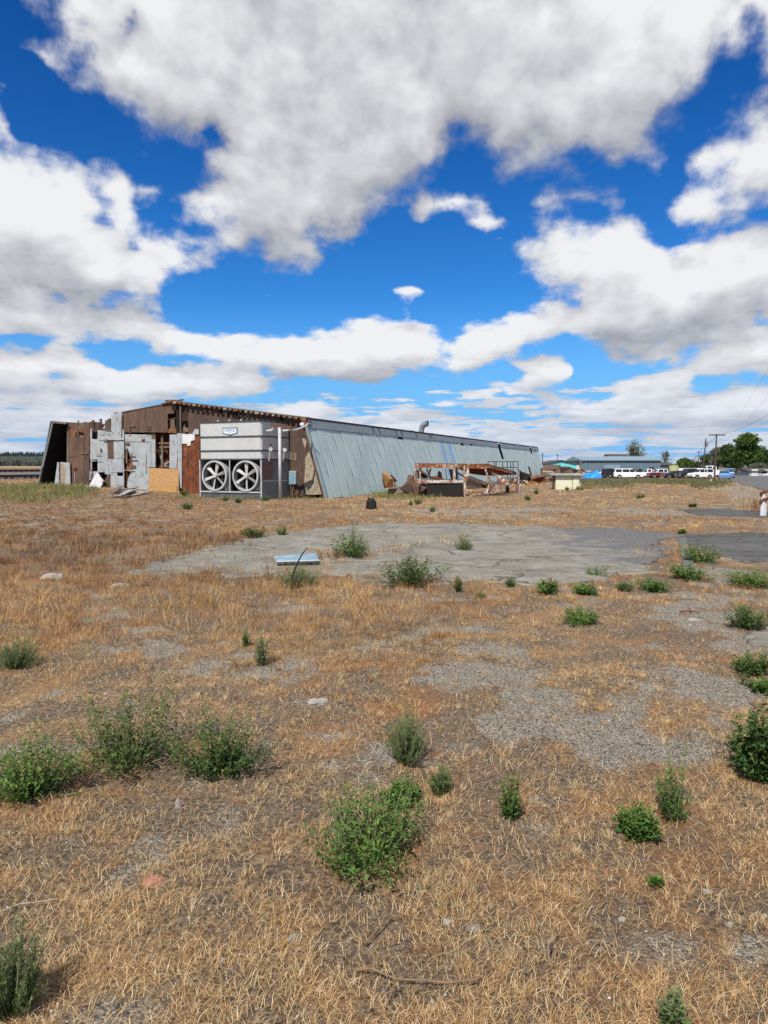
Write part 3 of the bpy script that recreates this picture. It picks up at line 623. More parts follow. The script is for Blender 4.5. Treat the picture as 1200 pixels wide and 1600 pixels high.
# stretch the lying straw: longer reach than a standing blade
Vs, Qs, Ts, tt = [], [], [], []; off = 0
for V, Q, T, t in parts:
    Vs.append(V); Qs.append(Q+off); Ts.append(T+off); tt.append(t); off += len(V)
gmat = bpy.data.materials.new('dry_grass_straw'); gmat.use_nodes = True; nt = gmat.node_tree; pb = nt.nodes['Principled BSDF']
pb.inputs['Roughness'].default_value = 0.7; pb.inputs['Specular IOR Level'].default_value = 0.2
at = N(nt, 'ShaderNodeAttribute', attribute_name='tint').outputs['Fac']
rp = N(nt, 'ShaderNodeValToRGB', {0: at}); e = rp.color_ramp.elements; e[0].color = (0.085,0.058,0.036,1); e[1].color = (0.80,0.64,0.40,1)
for p_, c_ in ((0.30, (0.24,0.115,0.052)), (0.55, (0.50,0.30,0.125)), (0.78, (0.66,0.46,0.22))):
    x_ = e.new(p_); x_.color = c_+(1,)
tr = N(nt, 'ShaderNodeBsdfTranslucent', {0: rp.outputs[0]}); nt.links.new(rp.outputs[0], pb.inputs['Base Color'])
mx = N(nt, 'ShaderNodeMixShader', {0: 0.2, 1: pb.outputs[0], 2: tr.outputs[0]}); nt.links.new(mx.outputs[0], nt.nodes['Material Output'].inputs[0])
dg = np_mesh('dry_grass', np.vstack(Vs), [np.vstack(Qs), np.vstack(Ts)], gmat, {'tint': np.concatenate(tt)})
tag(dg, 'short straw-coloured dry grass covering the lot', 'grass', kind='stuff')
print('dry blades', len(dg.data.polygons))

def patch_grass(name, label, regs, dens, h0, h1, w, mt, seed, lean=0.8, nb=7):
    rg = np.random.default_rng(seed); out = []
    for cx, cy, rx, ry in regs:
        c = px_ground(cx, cy); a = px_ground(cx+rx, cy); b0 = px_ground(cx, cy-ry); b1 = px_ground(cx, cy+ry)
        ex = abs(a.x-c.x); e0, e1 = b1.y, b0.y; n = int(math.pi/4*2*ex*(e0-e1 if e0 > e1 else e1-e0)*dens)
        t = rg.random(n)*6.28; r = np.sqrt(rg.random(n)); x = c.x+ex*r*np.cos(t); y = (e0+e1)/2+abs(e1-e0)/2*r*np.sin(t)
        x = x+(y-c.y)*c.x/c.y
        k = rg.random(n) < sm(fbm(x*0.9+31, y*0.9, 3), 0.30, 0.55); x, y = x[k], y[k]; n = len(x)
        idx = np.repeat(np.arange(n), nb); N_ = len(idx); sp_ = 0.5*h1
        bx = x[idx]+(rg.random(N_)-0.5)*sp_*2; by = y[idx]+(rg.random(N_)-0.5)*sp_*2
        h = (h0+(h1-h0)*rg.random(n)**1.4)[idx]*(0.5+0.6*rg.random(N_))
        out.append(blades(N_, bx, by, gfull(bx, by), h, w*(0.6+0.8*rg.random(N_)), lean*(0.2+rg.random(N_)), rg, np.clip(0.5+0.3*rg.standard_normal(n)[idx]*0.7+0.15*rg.standard_normal(N_), 0, 0.86)))
    Vs, Qs, Ts, tt = [], [], [], []; off = 0
    for V, Q, T, t in out:
        Vs.append(V); Qs.append(Q+off); Ts.append(T+off); tt.append(t); off += len(V)
    return tag(np_mesh(name, np.vstack(Vs), [np.vstack(Qs), np.vstack(Ts)], mt, {'tint': np.concatenate(tt)}), label, 'grass', kind='stuff')
MT['grassgreen'] = leafmat('green_yellow_grass', (0.10,0.14,0.045), (0.36,0.31,0.13), None)
MT['grassdull'] = leafmat('olive_grass', (0.09,0.11,0.045), (0.20,0.19,0.09), None)
patch_grass('green_grass', 'pale green and yellow weedy grass along the foot of the ruined wall', [(60,772,90,12),(20,765,60,8),(110,768,60,7),(470,777,60,4),(360,779,90,3),(600,772,80,6),(640,776,50,6),(90,765,80,9),(30,780,60,7)], 16, 0.10, 0.36, 0.014, MT['grassgreen'], 21)
patch_grass('verge_grass', 'green roadside grass in front of the parked cars', [(980,752,100,5.0),(1080,753,60,5.5),(1105,759,35,6),(930,760,60,4)], 3.5, 0.12, 0.40, 0.03, MT['grassdull'], 22)
patch_grass('olive_grass', 'taller olive tinged grass among the straw', [(400,1025,40,45),(330,970,90,25),(600,1000,60,25),(330,885,110,22),(200,890,60,12),(830,1060,40,10)], 16, 0.08, 0.20, 0.0045, MT['grassdull'], 23, nb=5)
# ------------------------------------------------------------------ the long ruined shed
BA = math.atan(470/1067)                       # building axis, degrees right of straight ahead
BO = px_ground(516, 779); BO.z = 0
eX = Vector((math.cos(BA), -math.sin(BA), 0)); eY = Vector((math.sin(BA), math.cos(BA), 0))
def bl(px, py, yl=0.0):
    d = pix_dir(px, py); o = Vector((0, 0, CAMZ))-BO
    t = (yl-o.dot(eY))/d.dot(eY); p = o+d*t
    return p.dot(eX), p.z
def c1(x, y): return 50+x/5, 610+y/5           # two close-ups of the gable wall, as measured
def c2(x, y): return 280+x/4.8, 610+y/4.8
shed = thing('derelict_shed', 'long derelict metal shed with patched brown gable wall and sloping ribbed side', 'building', BO, -BA)
def panel(name, pts, mt, cv=c1, yl=0.0, th=0.05, parent=None, jag=0.0, sub=0):
    P_ = [bl(*cv(*p), yl) for p in pts]
    if jag:
        Q_ = []
        for i in range(len(P_)):
            a, b = P_[i], P_[(i+1) % len(P_)]; L = math.hypot(b[0]-a[0], b[1]-a[1]); n = max(1, int(L/0.22))
            for k in range(n):
                t = k/n; j = jag if k else 0
                Q_.append((a[0]+(b[0]-a[0])*t+random.uniform(-j, j), a[1]+(b[1]-a[1])*t+random.uniform(-j, j)))
        P_ = Q_
    P_ = [(x, max(z, -0.15)) for x, z in P_]
    m = MB(); m.prism([(x, yl-th/2, z) for x, z in P_], (0, th, 0))
    return m.build(name, mt, parent or shed)
XW = bl(*c1(95, 745))[0]
zE = bl(481, 655)[1]; xE = bl(481, 655)[0]
xR, zR = bl(268, 628); xL, zL = bl(*c1(210, 245))
XLb, _ = bl(*c1(95, 745))
print('shed: width', XW, 'eave', xE, zE, 'ridge', xR, zR, 'left', xL, zL)
LEN = 58.9
# board cladding on the gable, split round its holes
def cols(name, x0, x1, ytop, ybot, mt, n, cv=c1, yl=0.0, jag=0.015, skip=(), parent=None):
    """upright boards between two x; ytop / ybot are functions of x"""
    for k in range(n):
        if k in skip: continue
        a = x0+(x1-x0)*k/n; b = x0+(x1-x0)*(k+1)/n-0.8
        o = panel(name, [(a, ybot(a)), (b, ybot(b)), (b, ytop(b)+random.uniform(-1, 2)), (a, ytop(a)+random.uniform(-1, 2))], mt, cv, yl+random.uniform(-0.012, 0.012), 0.04, parent, jag)
BR, BD, GS, G2 = MT['brown'], MT['brown_dark'], MT['greysheet'], MT['greysheet2']
# left end
panel('wall_board', [(280,745),(402,745),(402,522),(280,522)], BR, jag=0.02)
panel('wall_board', [(404,745),(455,745),(450,522),(404,522)], BD, jag=0.02)
panel('wall_board', [(286,520),(352,520),(352,362),(300,362),(300,330),(286,330)], BR, jag=0.01)
panel('wall_board', [(354,520),(402,520),(402,372),(354,362)], BR)
panel('wall_board', [(404,520),(452,520),(452,250),(410,245),(408,372),(404,372)], BR, jag=0.02)
panel('wall_board', [(286,300),(352,308),(352,252),(290,250)], BR, jag=0.02)
panel('wall_board', [(366,306),(408,300),(408,250),(362,258)], MT['wood'], jag=0.02)
panel('wall_board', [(352,360),(366,360),(366,262),(352,262)], BR)
panel('broken_board', [(368,378),(408,382),(406,352),(375,350)], MT['orangewood'], yl=0.06)
panel('wall_board', [(453,300),(475,300),(475,240),(453,246)], BD, jag=0.02)
panel('wall_board', [(475,303),(540,308),(528,222),(545,222),(545,300),(575,308),(575,240),(600,222),(615,218),(617,322),(475,312)], BD, jag=0.015)
panel('wall_board', [(488,246),(528,248),(528,300),(488,300)], BD, jag=0.02, yl=0.02)
panel('post_stub', [(470,312),(486,312),(486,232),(472,232)], MT['brown_dark'], yl=-0.05)
panel('post_stub', [(357,262),(366,262),(367,235),(359,235)], MT['wood'], yl=-0.05)
panel('window_board', [(545,300),(580,300),(580,272),(566,272),(566,285),(545,285)], G2, yl=0.1)
# patched grey sheets
panel('wall_sheet', [(457,540),(515,540),(515,382),(470,380),(470,300),(457,298)], G2, jag=0.01)
panel('wall_sheet', [(515,640),(596,640),(592,395),(520,390),(515,312)], GS, jag=0.012)
panel('wall_sheet', [(515,310),(622,325),(622,388),(520,390)], GS, yl=-0.03, jag=0.01)
panel('wall_sheet', [(618,388),(722,388),(722,310),(708,305),(706,190),(690,178),(645,180),(640,200),(622,188)], GS, yl=-0.06, jag=0.012)
panel('wall_sheet', [(642,532),(722,532),(722,392),(660,392),(640,400)], GS, jag=0.01)
panel('wall_sheet', [(570,655),(616,655),(616,640),(722,640),(722,610),(716,534),(600,534),(596,560),(572,590)], GS, yl=-0.02, jag=0.012)
panel('wall_sheet', [(616,775),(724,775),(724,668),(668,668),(664,640),(616,640)], GS, jag=0.01)
panel('wall_sheet', [(714,668),(724,668),(724,608),(714,608)], GS)
panel('wall_sheet', [(452,700),(500,700),(515,660),(515,632),(452,632)], G2, jag=0.01)
panel('wall_board', [(595,530),(641,524),(641,392),(598,392)], MT['brown'], yl=0.03)
panel('wall_board', [(560,745),(616,745),(616,640),(598,655),(575,690)], BD, yl=0.04, jag=0.02)
panel('roof_post', [(690,355),(700,355),(702,190),(686,190)], G2, yl=-0.14)
panel('post_stub', [(640,205),(705,212),(703,180),(655,172),(642,176)], MT['dark'], yl=0.12, jag=0.03)
panel('wall_sheet', [(728,400),(935,402),(932,345),(728,342)], GS, yl=-0.03, jag=0.008)
panel('wall_sheet', [(782,402),(930,402),(932,595),(918,600),(916,795),(800,792),(745,755),(752,690),(780,630),(790,600),(786,560),(755,470),(728,455),(728,402)], GS, jag=0.014)
panel('wall_sheet', [(933,600),(966,602),(966,345),(933,345)], GS, yl=-0.025, jag=0.008)
panel('door_post', [(1075,610),(1078,345),(1136,345),(1136,610)], GS, yl=-0.02, jag=0.006)
panel('door_post', [(1140,765),(1172,765),(1172,335),(1137,335)], GS, yl=-0.07, jag=0.004)
panel('door_post', [(722,780),(727,780),(727,330),(722,330)], MT['dark'], yl=-0.05)
panel('torn_board', [(728,625),(782,632),(780,568),(757,560),(745,590)], MT['orangewood'], yl=0.09, jag=0.02)
panel('torn_board', [(726,560),(750,560),(748,452),(728,455)], MT['rustpanel'], yl=0.12, jag=0.02)
panel('torn_board', [(726,760),(745,755),(762,700),(745,640),(726,640)], MT['rustpanel'], yl=0.14, jag=0.03)
panel('door_lintel', [(940,378),(968,378),(968,345),(938,345)], MT['brown'], yl=-0.045)
# brown upper band of the gable
topL = lambda x: 172+(x-705)*(100-172)/(1085-705)
cols('gable_board', 708, 1062, topL, lambda x: 328, BR, 6, jag=0.012)
panel('gable_board', [(1062,182),(1110,182),(1128,130),(1128,96),(1085,100),(1062,106)], BR, jag=0.015)
panel('gable_board', [(1150,232),(1200,238),(1250,240),(1250,100),(1165,92),(1150,145)], BR, jag=0.015)
panel('broken_board', [(1072,300),(1120,300),(1115,225),(1075,232)], MT['wood'], yl=0.25, jag=0.03)
panel('broken_board', [(1062,332),(1155,332),(1150,298),(1070,300)], MT['orangewood'], yl=0.05, jag=0.03)
panel('gable_post', [(1128,330),(1150,330),(1154,120),(1130,120)], MT['dark'], yl=-0.06)
panel('gable_post', [(1156,330),(1166,330),(1166,100),(1156,100)], MT['wood'], yl=-0.08)
ytop2 = lambda x: 92+(x-10)*(212-92)/(950-10)
cols('gable_board', 70, 960, lambda x: ytop2(x)+8, lambda x: 330 if x < 760 else (560 if x < 800 else 700), BD, 15, cv=c2, jag=0.008)
panel('gable_board', [(10,228),(72,228),(72,110),(14,105)], BD, cv=c2, jag=0.01)
panel('broken_board', [(20,312),(70,312),(70,285),(35,270),(22,290)], MT['wood'], cv=c2, yl=0.1, jag=0.02)
cols('gable_board', 150, 760, lambda x: 332, lambda x: 800, BD, 9, cv=c2, yl=0.05)
panel('rotten_wall_sheet', [(25,770),(158,770),(158,335),(118,335),(112,380),(80,400),(28,405)], MT['rustpanel'], cv=c2, jag=0.015)
panel('wall_sheet', [(22,400),(60,400),(62,415),(85,415),(90,380),(118,372),(118,330),(22,325)], MT['white'], cv=c2, yl=-0.05, jag=0.02)
panel('wall_sheet', [(102,330),(148,330),(150,292),(120,288),(104,315)], GS, cv=c2, yl=-0.06, jag=0.02)
panel('gable_board', [(820,790),(940,790),(940,540),(880,520),(820,520)], BD, cv=c2, yl=0.01, jag=0.01)
panel('gable_board', [(885,700),(1090,790),(1118,790),(1040,590),(962,345),(952,235),(885,225)], BD, cv=c2, yl=0.06)
panel('stucco_panel', [(942,780),(1092,782),(1000,520),(972,455),(944,520)], MT['stucco'], cv=c2, yl=-0.02, jag=0.02)
panel('stucco_panel', [(922,362),(958,352),(955,400),(946,440)], MT['stucco'], cv=c2, yl=-0.02, jag=0.012)
panel('lower_board', [(830,520),(880,528),(882,470),(828,465)], MT['wood'], cv=c2, yl=-0.03, jag=0.02)
# torn strips, battens and patches breaking up the flat sheets
rs_ = random.Random(77)
for k in range(46):
    x = rs_.uniform(290, 1180); y = rs_.uniform(270, 740)
    if 735 < x < 1172 and y > 600 or 965 < x < 1078: continue
    w_, h_ = rs_.choice(((rs_.uniform(4, 8), rs_.uniform(40, 160)), (rs_.uniform(14, 34), rs_.uniform(10, 40)), (rs_.uniform(40, 90), rs_.uniform(4, 7))))
    if y+h_ > 750: continue
    panel('torn_strip', [(x, y+h_), (x+w_, y+h_+rs_.uniform(-4, 4)), (x+w_+rs_.uniform(-4, 6), y), (x+rs_.uniform(-3, 3), y+rs_.uniform(-4, 4))], rs_.choice([BD, BR, G2, MT['wood'], MT['rustpanel'], GS, MT['wood']]), yl=-0.055-0.01*(k % 5), th=0.02, jag=0.02)
for k in range(14):
    x = rs_.uniform(180, 900); panel('torn_strip', [(x, ytop2(x)+rs_.uniform(30, 60)), (x+rs_.uniform(8, 30), ytop2(x)+rs_.uniform(30, 60)), (x+rs_.uniform(8, 30), ytop2(x)+14), (x, ytop2(x)+12)], rs_.choice([MT['dark'], MT['wood'], BR]), cv=c2, yl=-0.045-0.01*(k % 3), th=0.02, jag=0.02)
# plinth and timbers of the door opening seen through the gap
for nm_, p_, y_, mt_ in (('stud', [(1010,605),(1026,605),(1026,345),(1010,345)], 0.25, MT['wood']), ('stud', [(975,420),(1075,420),(1075,405),(975,405)], 0.22, MT['orangewood']),
        ('stud', [(975,455),(1075,448),(1075,430),(975,440)], 0.3, MT['wood']), ('stud', [(975,470),(1035,590),(1048,585),(985,470)], 0.35, MT['wood_pale']), ('stud', [(1010,605),(1075,560),(1075,548),(1005,590)], 0.45, MT['wood_pale']),
        ('stud', [(970,600),(1075,600),(1075,588),(970,588)], 0.3, MT['wood'])):
    panel(nm_, p_, mt_, yl=y_, th=0.06, jag=0.006)
panel('inner_backing', [(955,640),(1085,640),(1085,335),(955,335)], MT['rustpanel'], yl=0.8, jag=0.05)
panel('inner_backing', [(700,790),(800,790),(800,430),(700,430)], MT['rustpanel'], yl=0.6, jag=0.05)
panel('inner_backing', [(440,640),(520,640),(520,600),(440,610)], MT['rustpanel'], yl=0.8, jag=0.05)
panel('inner_backing', [(290,380),(420,380),(420,290),(290,290)], MT['orangewood'], yl=0.5, jag=0.05)
panel('inner_backing', [(1040,335),(1260,335),(1260,225),(1170,140),(1120,140),(1040,200)], MT['brown_dark'], yl=0.7, jag=0.03)  # backing board added so the hole in the gable stays dark
panel('inner_backing', [(455,400),(620,400),(620,245),(560,262),(455,275)], MT['brown_dark'], yl=0.5, jag=0.03)
# left wing: recess, broken lower sheets
panel('broken_sheet', [(178,745),(214,745),(212,565),(200,560),(190,640)], GS, yl=-0.2, jag=0.02)
panel('broken_sheet', [(216,740),(268,750),(270,600),(222,560)], MT['stucco'], yl=-0.1, jag=0.02)
panel('broken_sheet', [(264,755),(302,760),(298,566),(228,560),(262,600)], G2, yl=-0.14, jag=0.012)
panel('corner_board', [(272,745),(284,745),(290,285),(276,285)], MT['wood'], yl=-0.03)
m = MB(); a = Vector((xL, 0, zL)); b = Vector((XLb-0.05, 0, 0))
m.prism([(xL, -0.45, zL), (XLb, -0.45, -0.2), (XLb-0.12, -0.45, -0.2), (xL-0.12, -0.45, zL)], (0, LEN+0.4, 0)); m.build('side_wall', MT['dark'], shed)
m = MB(); m.prism([(xL-0.13, -0.47, zL+0.02), (XLb-0.13, -0.47, -0.2), (XLb-0.2, -0.47, -0.2), (xL-0.2, -0.47, zL+0.02)], (0, LEN+0.45, 0)); m.build('side_wall', MT['flash'], shed)
m = MB(); m.bar((xL+0.03, -0.48, zL-0.1), (XLb+1.0*(xL-XLb)*0.35+0.02, -0.48, zL*0.36), 0.09, 0.02); m.build('edge_trim', MT['white'], shed)
m = MB(); ax, az_ = bl(*c1(208, 250)); bx_, bz_ = bl(*c1(306, 258)); m.bar((ax, -0.45, az_), (bx_, -0.3, bz_), 0.14, 0.12); m.build('top_plate', MT['wood'], shed)
# inside: boards, floor and back wall close the shell; their near-black stands for shade
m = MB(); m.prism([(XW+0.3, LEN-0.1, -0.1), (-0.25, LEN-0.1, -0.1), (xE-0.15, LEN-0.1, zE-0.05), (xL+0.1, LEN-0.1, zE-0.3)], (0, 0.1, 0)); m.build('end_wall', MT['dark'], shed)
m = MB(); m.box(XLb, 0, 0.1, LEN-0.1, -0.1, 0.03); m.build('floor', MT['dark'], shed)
m = MB()
for k in range(8):
    xx = XLb+2+k*2.1; m.box(xx, xx+0.1, 3.0, 3.1, 0, min(zE, 4.0))
m.box(XLb+0.6, -1.7, 5.0, 5.06, 0, 3.9); m.build('inner_frame', MT['dark'], shed)
# roof: two shallow planes, ragged edge boards and rafter tails along the gable
m = MB(); xK, zK = bl(*c1(630, 262)); xK2, zK2 = bl(*c1(705, 180))
m.prism([(xL-0.1, 0.35, zL-0.12), (xK, 0.35, zK-0.12), (xK, 0.35, zK), (xL-0.1, 0.35, zL-0.02)], (0, LEN-0.4, 0))
m.prism([(xK+0.003, 0.15, zK2-0.22), (xR, 0.15, zR-0.12), (xR, 0.15, zR), (xK+0.003, 0.15, zK2-0.12)], (0, LEN-0.4, 0)); m.build('roof', MT['brown_dark'], shed)
m = MB()
m.prism([(xR+0.003, 0.15, zR-0.02), (xE+0.05, 0.15, zE-0.02), (xE+0.05, 0.15, zE+0.08), (xR+0.003, 0.15, zR+0.10)], (0, LEN-0.1, 0)); m.build('roof', MT['brown_dark'], shed)
m = MB(); m.prism([(xR, -0.30, zR+0.04), (xE+0.1, -0.30, zE+0.03), (xE+0.1, -0.30, zE+0.09), (xR, -0.30, zR+0.10)], (0, 0.42, 0)); m.build('verge_board', MT['wood'], shed, jit=0.01)
for k in range(26):
    t = (k+0.5)/26; xx = xR+(xE-xR)*t; zz = zR+(zE-zR)*t
    m = MB(); w_ = random.uniform(0.12, 0.26); m.box(xx-w_/2, xx+w_/2, -0.36, 0.1, zz-0.06, zz+0.035); m.build('rafter_tail', random.choice([MT['orangewood'], MT['wood_pale'], MT['wood'], MT['rust_only']]), shed)
m = MB(); m.box(xR-0.3, xR+0.35, -0.2, 0.1, zR+0.02, zR+0.10); m.bar((xR-0.6, -0.1, zR-0.1), (xR+0.9, -0.1, zR+0.08), 0.08); m.build('ridge_beam', MT['brown_dark'], shed)
m = MB()
xa, za = bl(*c1(703, 172)); xb, zb = bl(*c1(1085, 98)); m.bar((xa, -0.02, za), (xb, -0.02, zb), 0.06, 0.05); m.build('verge_board', BD, shed, jit=0.01)
# remains on the roof above the unit
for x, y, w_, h_, mt_ in ((462,190,30,30,MT['rust_only']), (455,208,26,14,MT['white']), (490,205,8,18,MT['white'])):
    xa, za = bl(*c2(x, y), 0.3); m = MB(); m.box(xa-w_/100, xa+w_/100, 0.1, 0.5, za-h_/100, za+h_/100); m.build('roof_remnant', mt_, shed, jit=0.03)
# ribbed metal side, sloping from eave to ground, sheet by sheet with slots where sheets are missing
slope = Vector((0-xE, 0, 0-zE))
def side_pt(y, s, out):      # s 0 at eave .. 1 at ground
    n = Vector((zE, 0, -xE)).normalized()
    return Vector((xE, y, zE))+slope*s+n*out
rng_ = random.Random(5)
def rib_sheet(y0, y1, s0, s1, mt_, name, nr):
    m = MB(); prof = []; w_ = (y1-y0)/nr
    for r in range(nr):
        b = y0+r*w_; prof += [(b, 0.0), (b+w_*0.68, 0.0), (b+w_*0.76, 0.014 if r % 4 == 0 else 0.008), (b+w_*0.90, 0.014 if r % 4 == 0 else 0.008), (b+w_*0.97, 0.0)]
    prof.append((y1, 0.0)); ns = 6; vs = []
    for q in range(ns+1):
        s = s0+(s1-s0)*q/ns
        wv_ = 0.010*math.sin(q*1.7+y0*2.1)
        vs += [side_pt(y, s, o+wv_+(0.015*math.sin(y*1.3+q) if 0 < q < ns else 0)) for y, o in prof]
    n = len(prof); fs = [(q*n+k, q*n+k+1, (q+1)*n+k+1, (q+1)*n+k) for q in range(ns) for k in range(n-1)]
    m.add(vs, fs); return m.build(name, mt_, shed)
SH = 0.92; y = -0.42; ks = 0; y_of = lambda px: (lambda r: ((BO.x+xE*eX.x)-r*(BO.y+xE*eX.y))/(r*eY.y-eY.x))((px-600)/F)
slots = {int((y_of(p)+0.42)/SH): v for p, v in ((776, (0.0, 0.42, 'slot')), (826, (0.0, 0.22, 'slot')))}
blue = {int((y_of(p)+0.42)/SH) for p in (684, 688, 693, 698)}
notch = {int((y_of(p)+0.42)/SH): v for p, v in ((576, .06), (584, .05), (616, .10), (621, .17), (644, .06), (668, .10), (716, .10), (720, .22), (734, .16), (739, .10), (756, .05), (833, .12), (808, .05))}
while y < LEN:
    s0 = 0.105+rng_.uniform(0, 0.003); s1 = 1.02-rng_.uniform(0, 0.015)
    if notch.get(ks, 0) > 0.11: s0 = 0.105+notch[ks]*0.25
    if ks in slots: s0 = slots[ks][1]
    if ks >= 55: s1 = 1.0
    isb = ks in blue
    rib_sheet(y, min(y+SH-0.012, LEN+0.2), s0, s1, MT['clad_blue'] if isb and ks % 2 == 0 else MT['clad'], 'side_sheet', 4); y += SH; ks += 1
y = -0.42; k = 0
while y < LEN:
    gap = 0.18 if k in notch else 0.01
    if k not in slots:
        m = MB(); n = Vector((zE, 0, -xE)).normalized()
        a, b = side_pt(y, 0.0, 0.03), side_pt(y, 0.115, 0.05); c, d = side_pt(y+SH-gap*0.7, 0.115, 0.05), side_pt(y+SH-gap, 0.0, 0.03)
        m.prism([a, b, c, d], -n*0.012); m.build('eave_flashing', MT['flash'], shed)
    y += SH; k += 1
m = MB()
for k in range(30):
    yy = 0.6+k*2.0; m.bar(side_pt(yy, 0.02, -0.12), side_pt(yy, 1.0, -0.12), 0.10)
m.build('side_frame', MT['dark'], shed)
m = MB(); m.prism([side_pt(0.05, 0.0, -0.25), side_pt(0.05, 1.0, -0.25), side_pt(LEN-0.2, 1.0, -0.25), side_pt(LEN-0.2, 0.0, -0.25)], -Vector((zE, 0, -xE)).normalized()*0.05); m.build('slot_backing', MT['dark'], shed)  # near-black sheet puts the shade behind the slots into colour
m = MB(); m.bar(side_pt(-0.44, 0.0, 0.03), side_pt(-0.44, 1.0, 0.03), 0.05, 0.14); m.build('edge_trim', MT['flash'], shed)
m = MB(); m.bar(side_pt(-0.36, 0.0, -0.1), side_pt(-0.36, 1.0, -0.1), 0.06, 0.2); m.build('edge_board', MT['brown_dark'], shed)
# ragged ridge cap remains along the eave
m = MB(); y = 0
while y < LEN-1:
    L = rng_.uniform(0.6, 2.5)
    if rng_.random() < 0.7: m.bar((xE, y, zE+0.03), (xE, y+L, zE+rng_.uniform(0.02, 0.09)), 0.10, 0.05)
    y += L+rng_.uniform(0, 0.5)
m.build('eave_board', MT['wood'], shed)
# curved vent stack on the eave
yv = y_of(666); zv = zE
m = MB(); m.tube([(xE-0.4, yv, zv-0.3), (xE-0.4, yv, zv+0.30), (xE-0.34, yv, zv+0.55), (xE-0.15, yv, zv+0.72), (xE+0.12, yv, zv+0.78)], [0.20, 0.20, 0.21, 0.22, 0.22], 14, caps=False)
m.build('roof_vent', MT['flash'], shed, smooth=True)
m = MB(); m.tube([(xE+0.0, yv, zv+0.76), (xE+0.05, yv, zv+0.765)], 0.22, 14); m.build('vent_throat', MT['black'], shed)
# red flashing piece and lamp-like bracket at the eave corner
panel('corner_block', [(930,245),(960,250),(958,215),(938,222)], MT['rust_only'], cv=c2, yl=-0.45, th=0.2)

def blw(px, py, yl):                      # same, in world space
    x, z = bl(px, py, yl); return BO+eX*x+eY*yl+Vector((0, 0, z))

# ------------------------------------------------------------------ evaporative cooling unit in front of the gable
ur = px_ground(408, 781); dU = 1.0
ux, uy = (ur-BO).dot(eX), (ur-BO).dot(eY)
def ub(px, py): return bl(px, py, uy)
xl_, zt = ub(312, 657); xr_, _ = ub(408, 657); zt = ub(360, 658)[1]
UW = xr_-xl_
# depth of the casing from the far edge of its right side
d = pix_dir(452, 700); r_ = d.x/d.y
dep = ((BO.x+xr_*eX.x)-r_*(BO.y+xr_*eX.y))/(r_*eY.y-eY.x)-uy
dep = min(max(dep, 1.6), -uy-0.05)
print('unit', UW, zt, 'depth', dep, 'front at', uy)
unit = thing('cooling_unit', 'large grey metal cooling unit with two big fans low on its front', 'cooling unit', BO+eX*xl_+eY*uy, -BA)
zf = lambda py: ub(360, py)[1]
z1, z2, z3, z4, z5 = zf(717.5), zf(704), zf(682), zf(666.5) if False else zf(658), zf(768)
U = MT['unit']
m = MB(); m.box(0.02, UW-0.02, 0.02, dep-0.02, z1, zt-0.02); m.build('casing', U, unit)
for nm_, a_, b_ in (('casing_panel', z1+0.02, z2-0.03), ('casing_panel', z2+0.02, z3-0.03), ('casing_panel', z3+0.02, zt-0.05)):
    m = MB(); m.box(0.04, UW-0.04, -0.012, 0.03, a_, b_); m.build(nm_, U, unit, bevel=0.01)
    m = MB(); m.box(UW-0.03, UW+0.012, 0.05, dep-0.05, a_, b_); m.build(nm_, U, unit, bevel=0.01)
for z_ in (z1, z2, z3): 
    m = MB(); m.box(-0.03, UW+0.03, -0.05, dep, z_-0.04, z_+0.018); m.build('flange', MT['unit_trim'], unit)
m = MB(); m.box(-0.04, UW+0.04, -0.06, dep+0.02, zt-0.05, zt); m.build('top_rim', MT['unit_trim'], unit)
# fan bay: open box framed by posts
ft = z1-0.04; fb = z5
m = MB(); m.box(0.0, UW, 0.9, dep, -0.05, ft); m.build('base_box', MT['unit_base'], unit)
m = MB(); m.box(0.0, UW, 0.0, 0.9, -0.05, fb); m.build('base_box', MT['unit_base'], unit)
m = MB(); m.box(UW-0.04, UW, 0.0, 0.9, fb, ft); m.build('bay_side', MT['unit_base'], unit)
m = MB(); m.box(0, 0.04, 0.0, 0.9, fb, ft); m.build('bay_side', MT['unit_base'], unit)
m = MB(); m.box(0.05, UW-0.05, 0.86, 0.895, fb, ft); m.build('bay_back', MT['black'], unit)
for x_, w_ in ((-0.03, 0.06), (UW-0.04, 0.07), (UW*0.497-0.025, 0.05)):
    m = MB(); m.box(x_, x_+w_, -0.06, -0.005, fb-0.3 if w_ > 0.055 else fb, ft); m.build('frame_post', MT['fan'], unit)
m = MB(); m.box(-0.03, UW+0.03, -0.055, -0.007, fb-0.05, fb+0.015); m.build('frame_rail', MT['fan'], unit)
m = MB(); m.box(0.0, UW, 0.0, 0.03, -0.05, fb-0.06); m.build('skirt', MT['unit_base'], unit)
fr = (ft-fb)/2*1.0-0.02
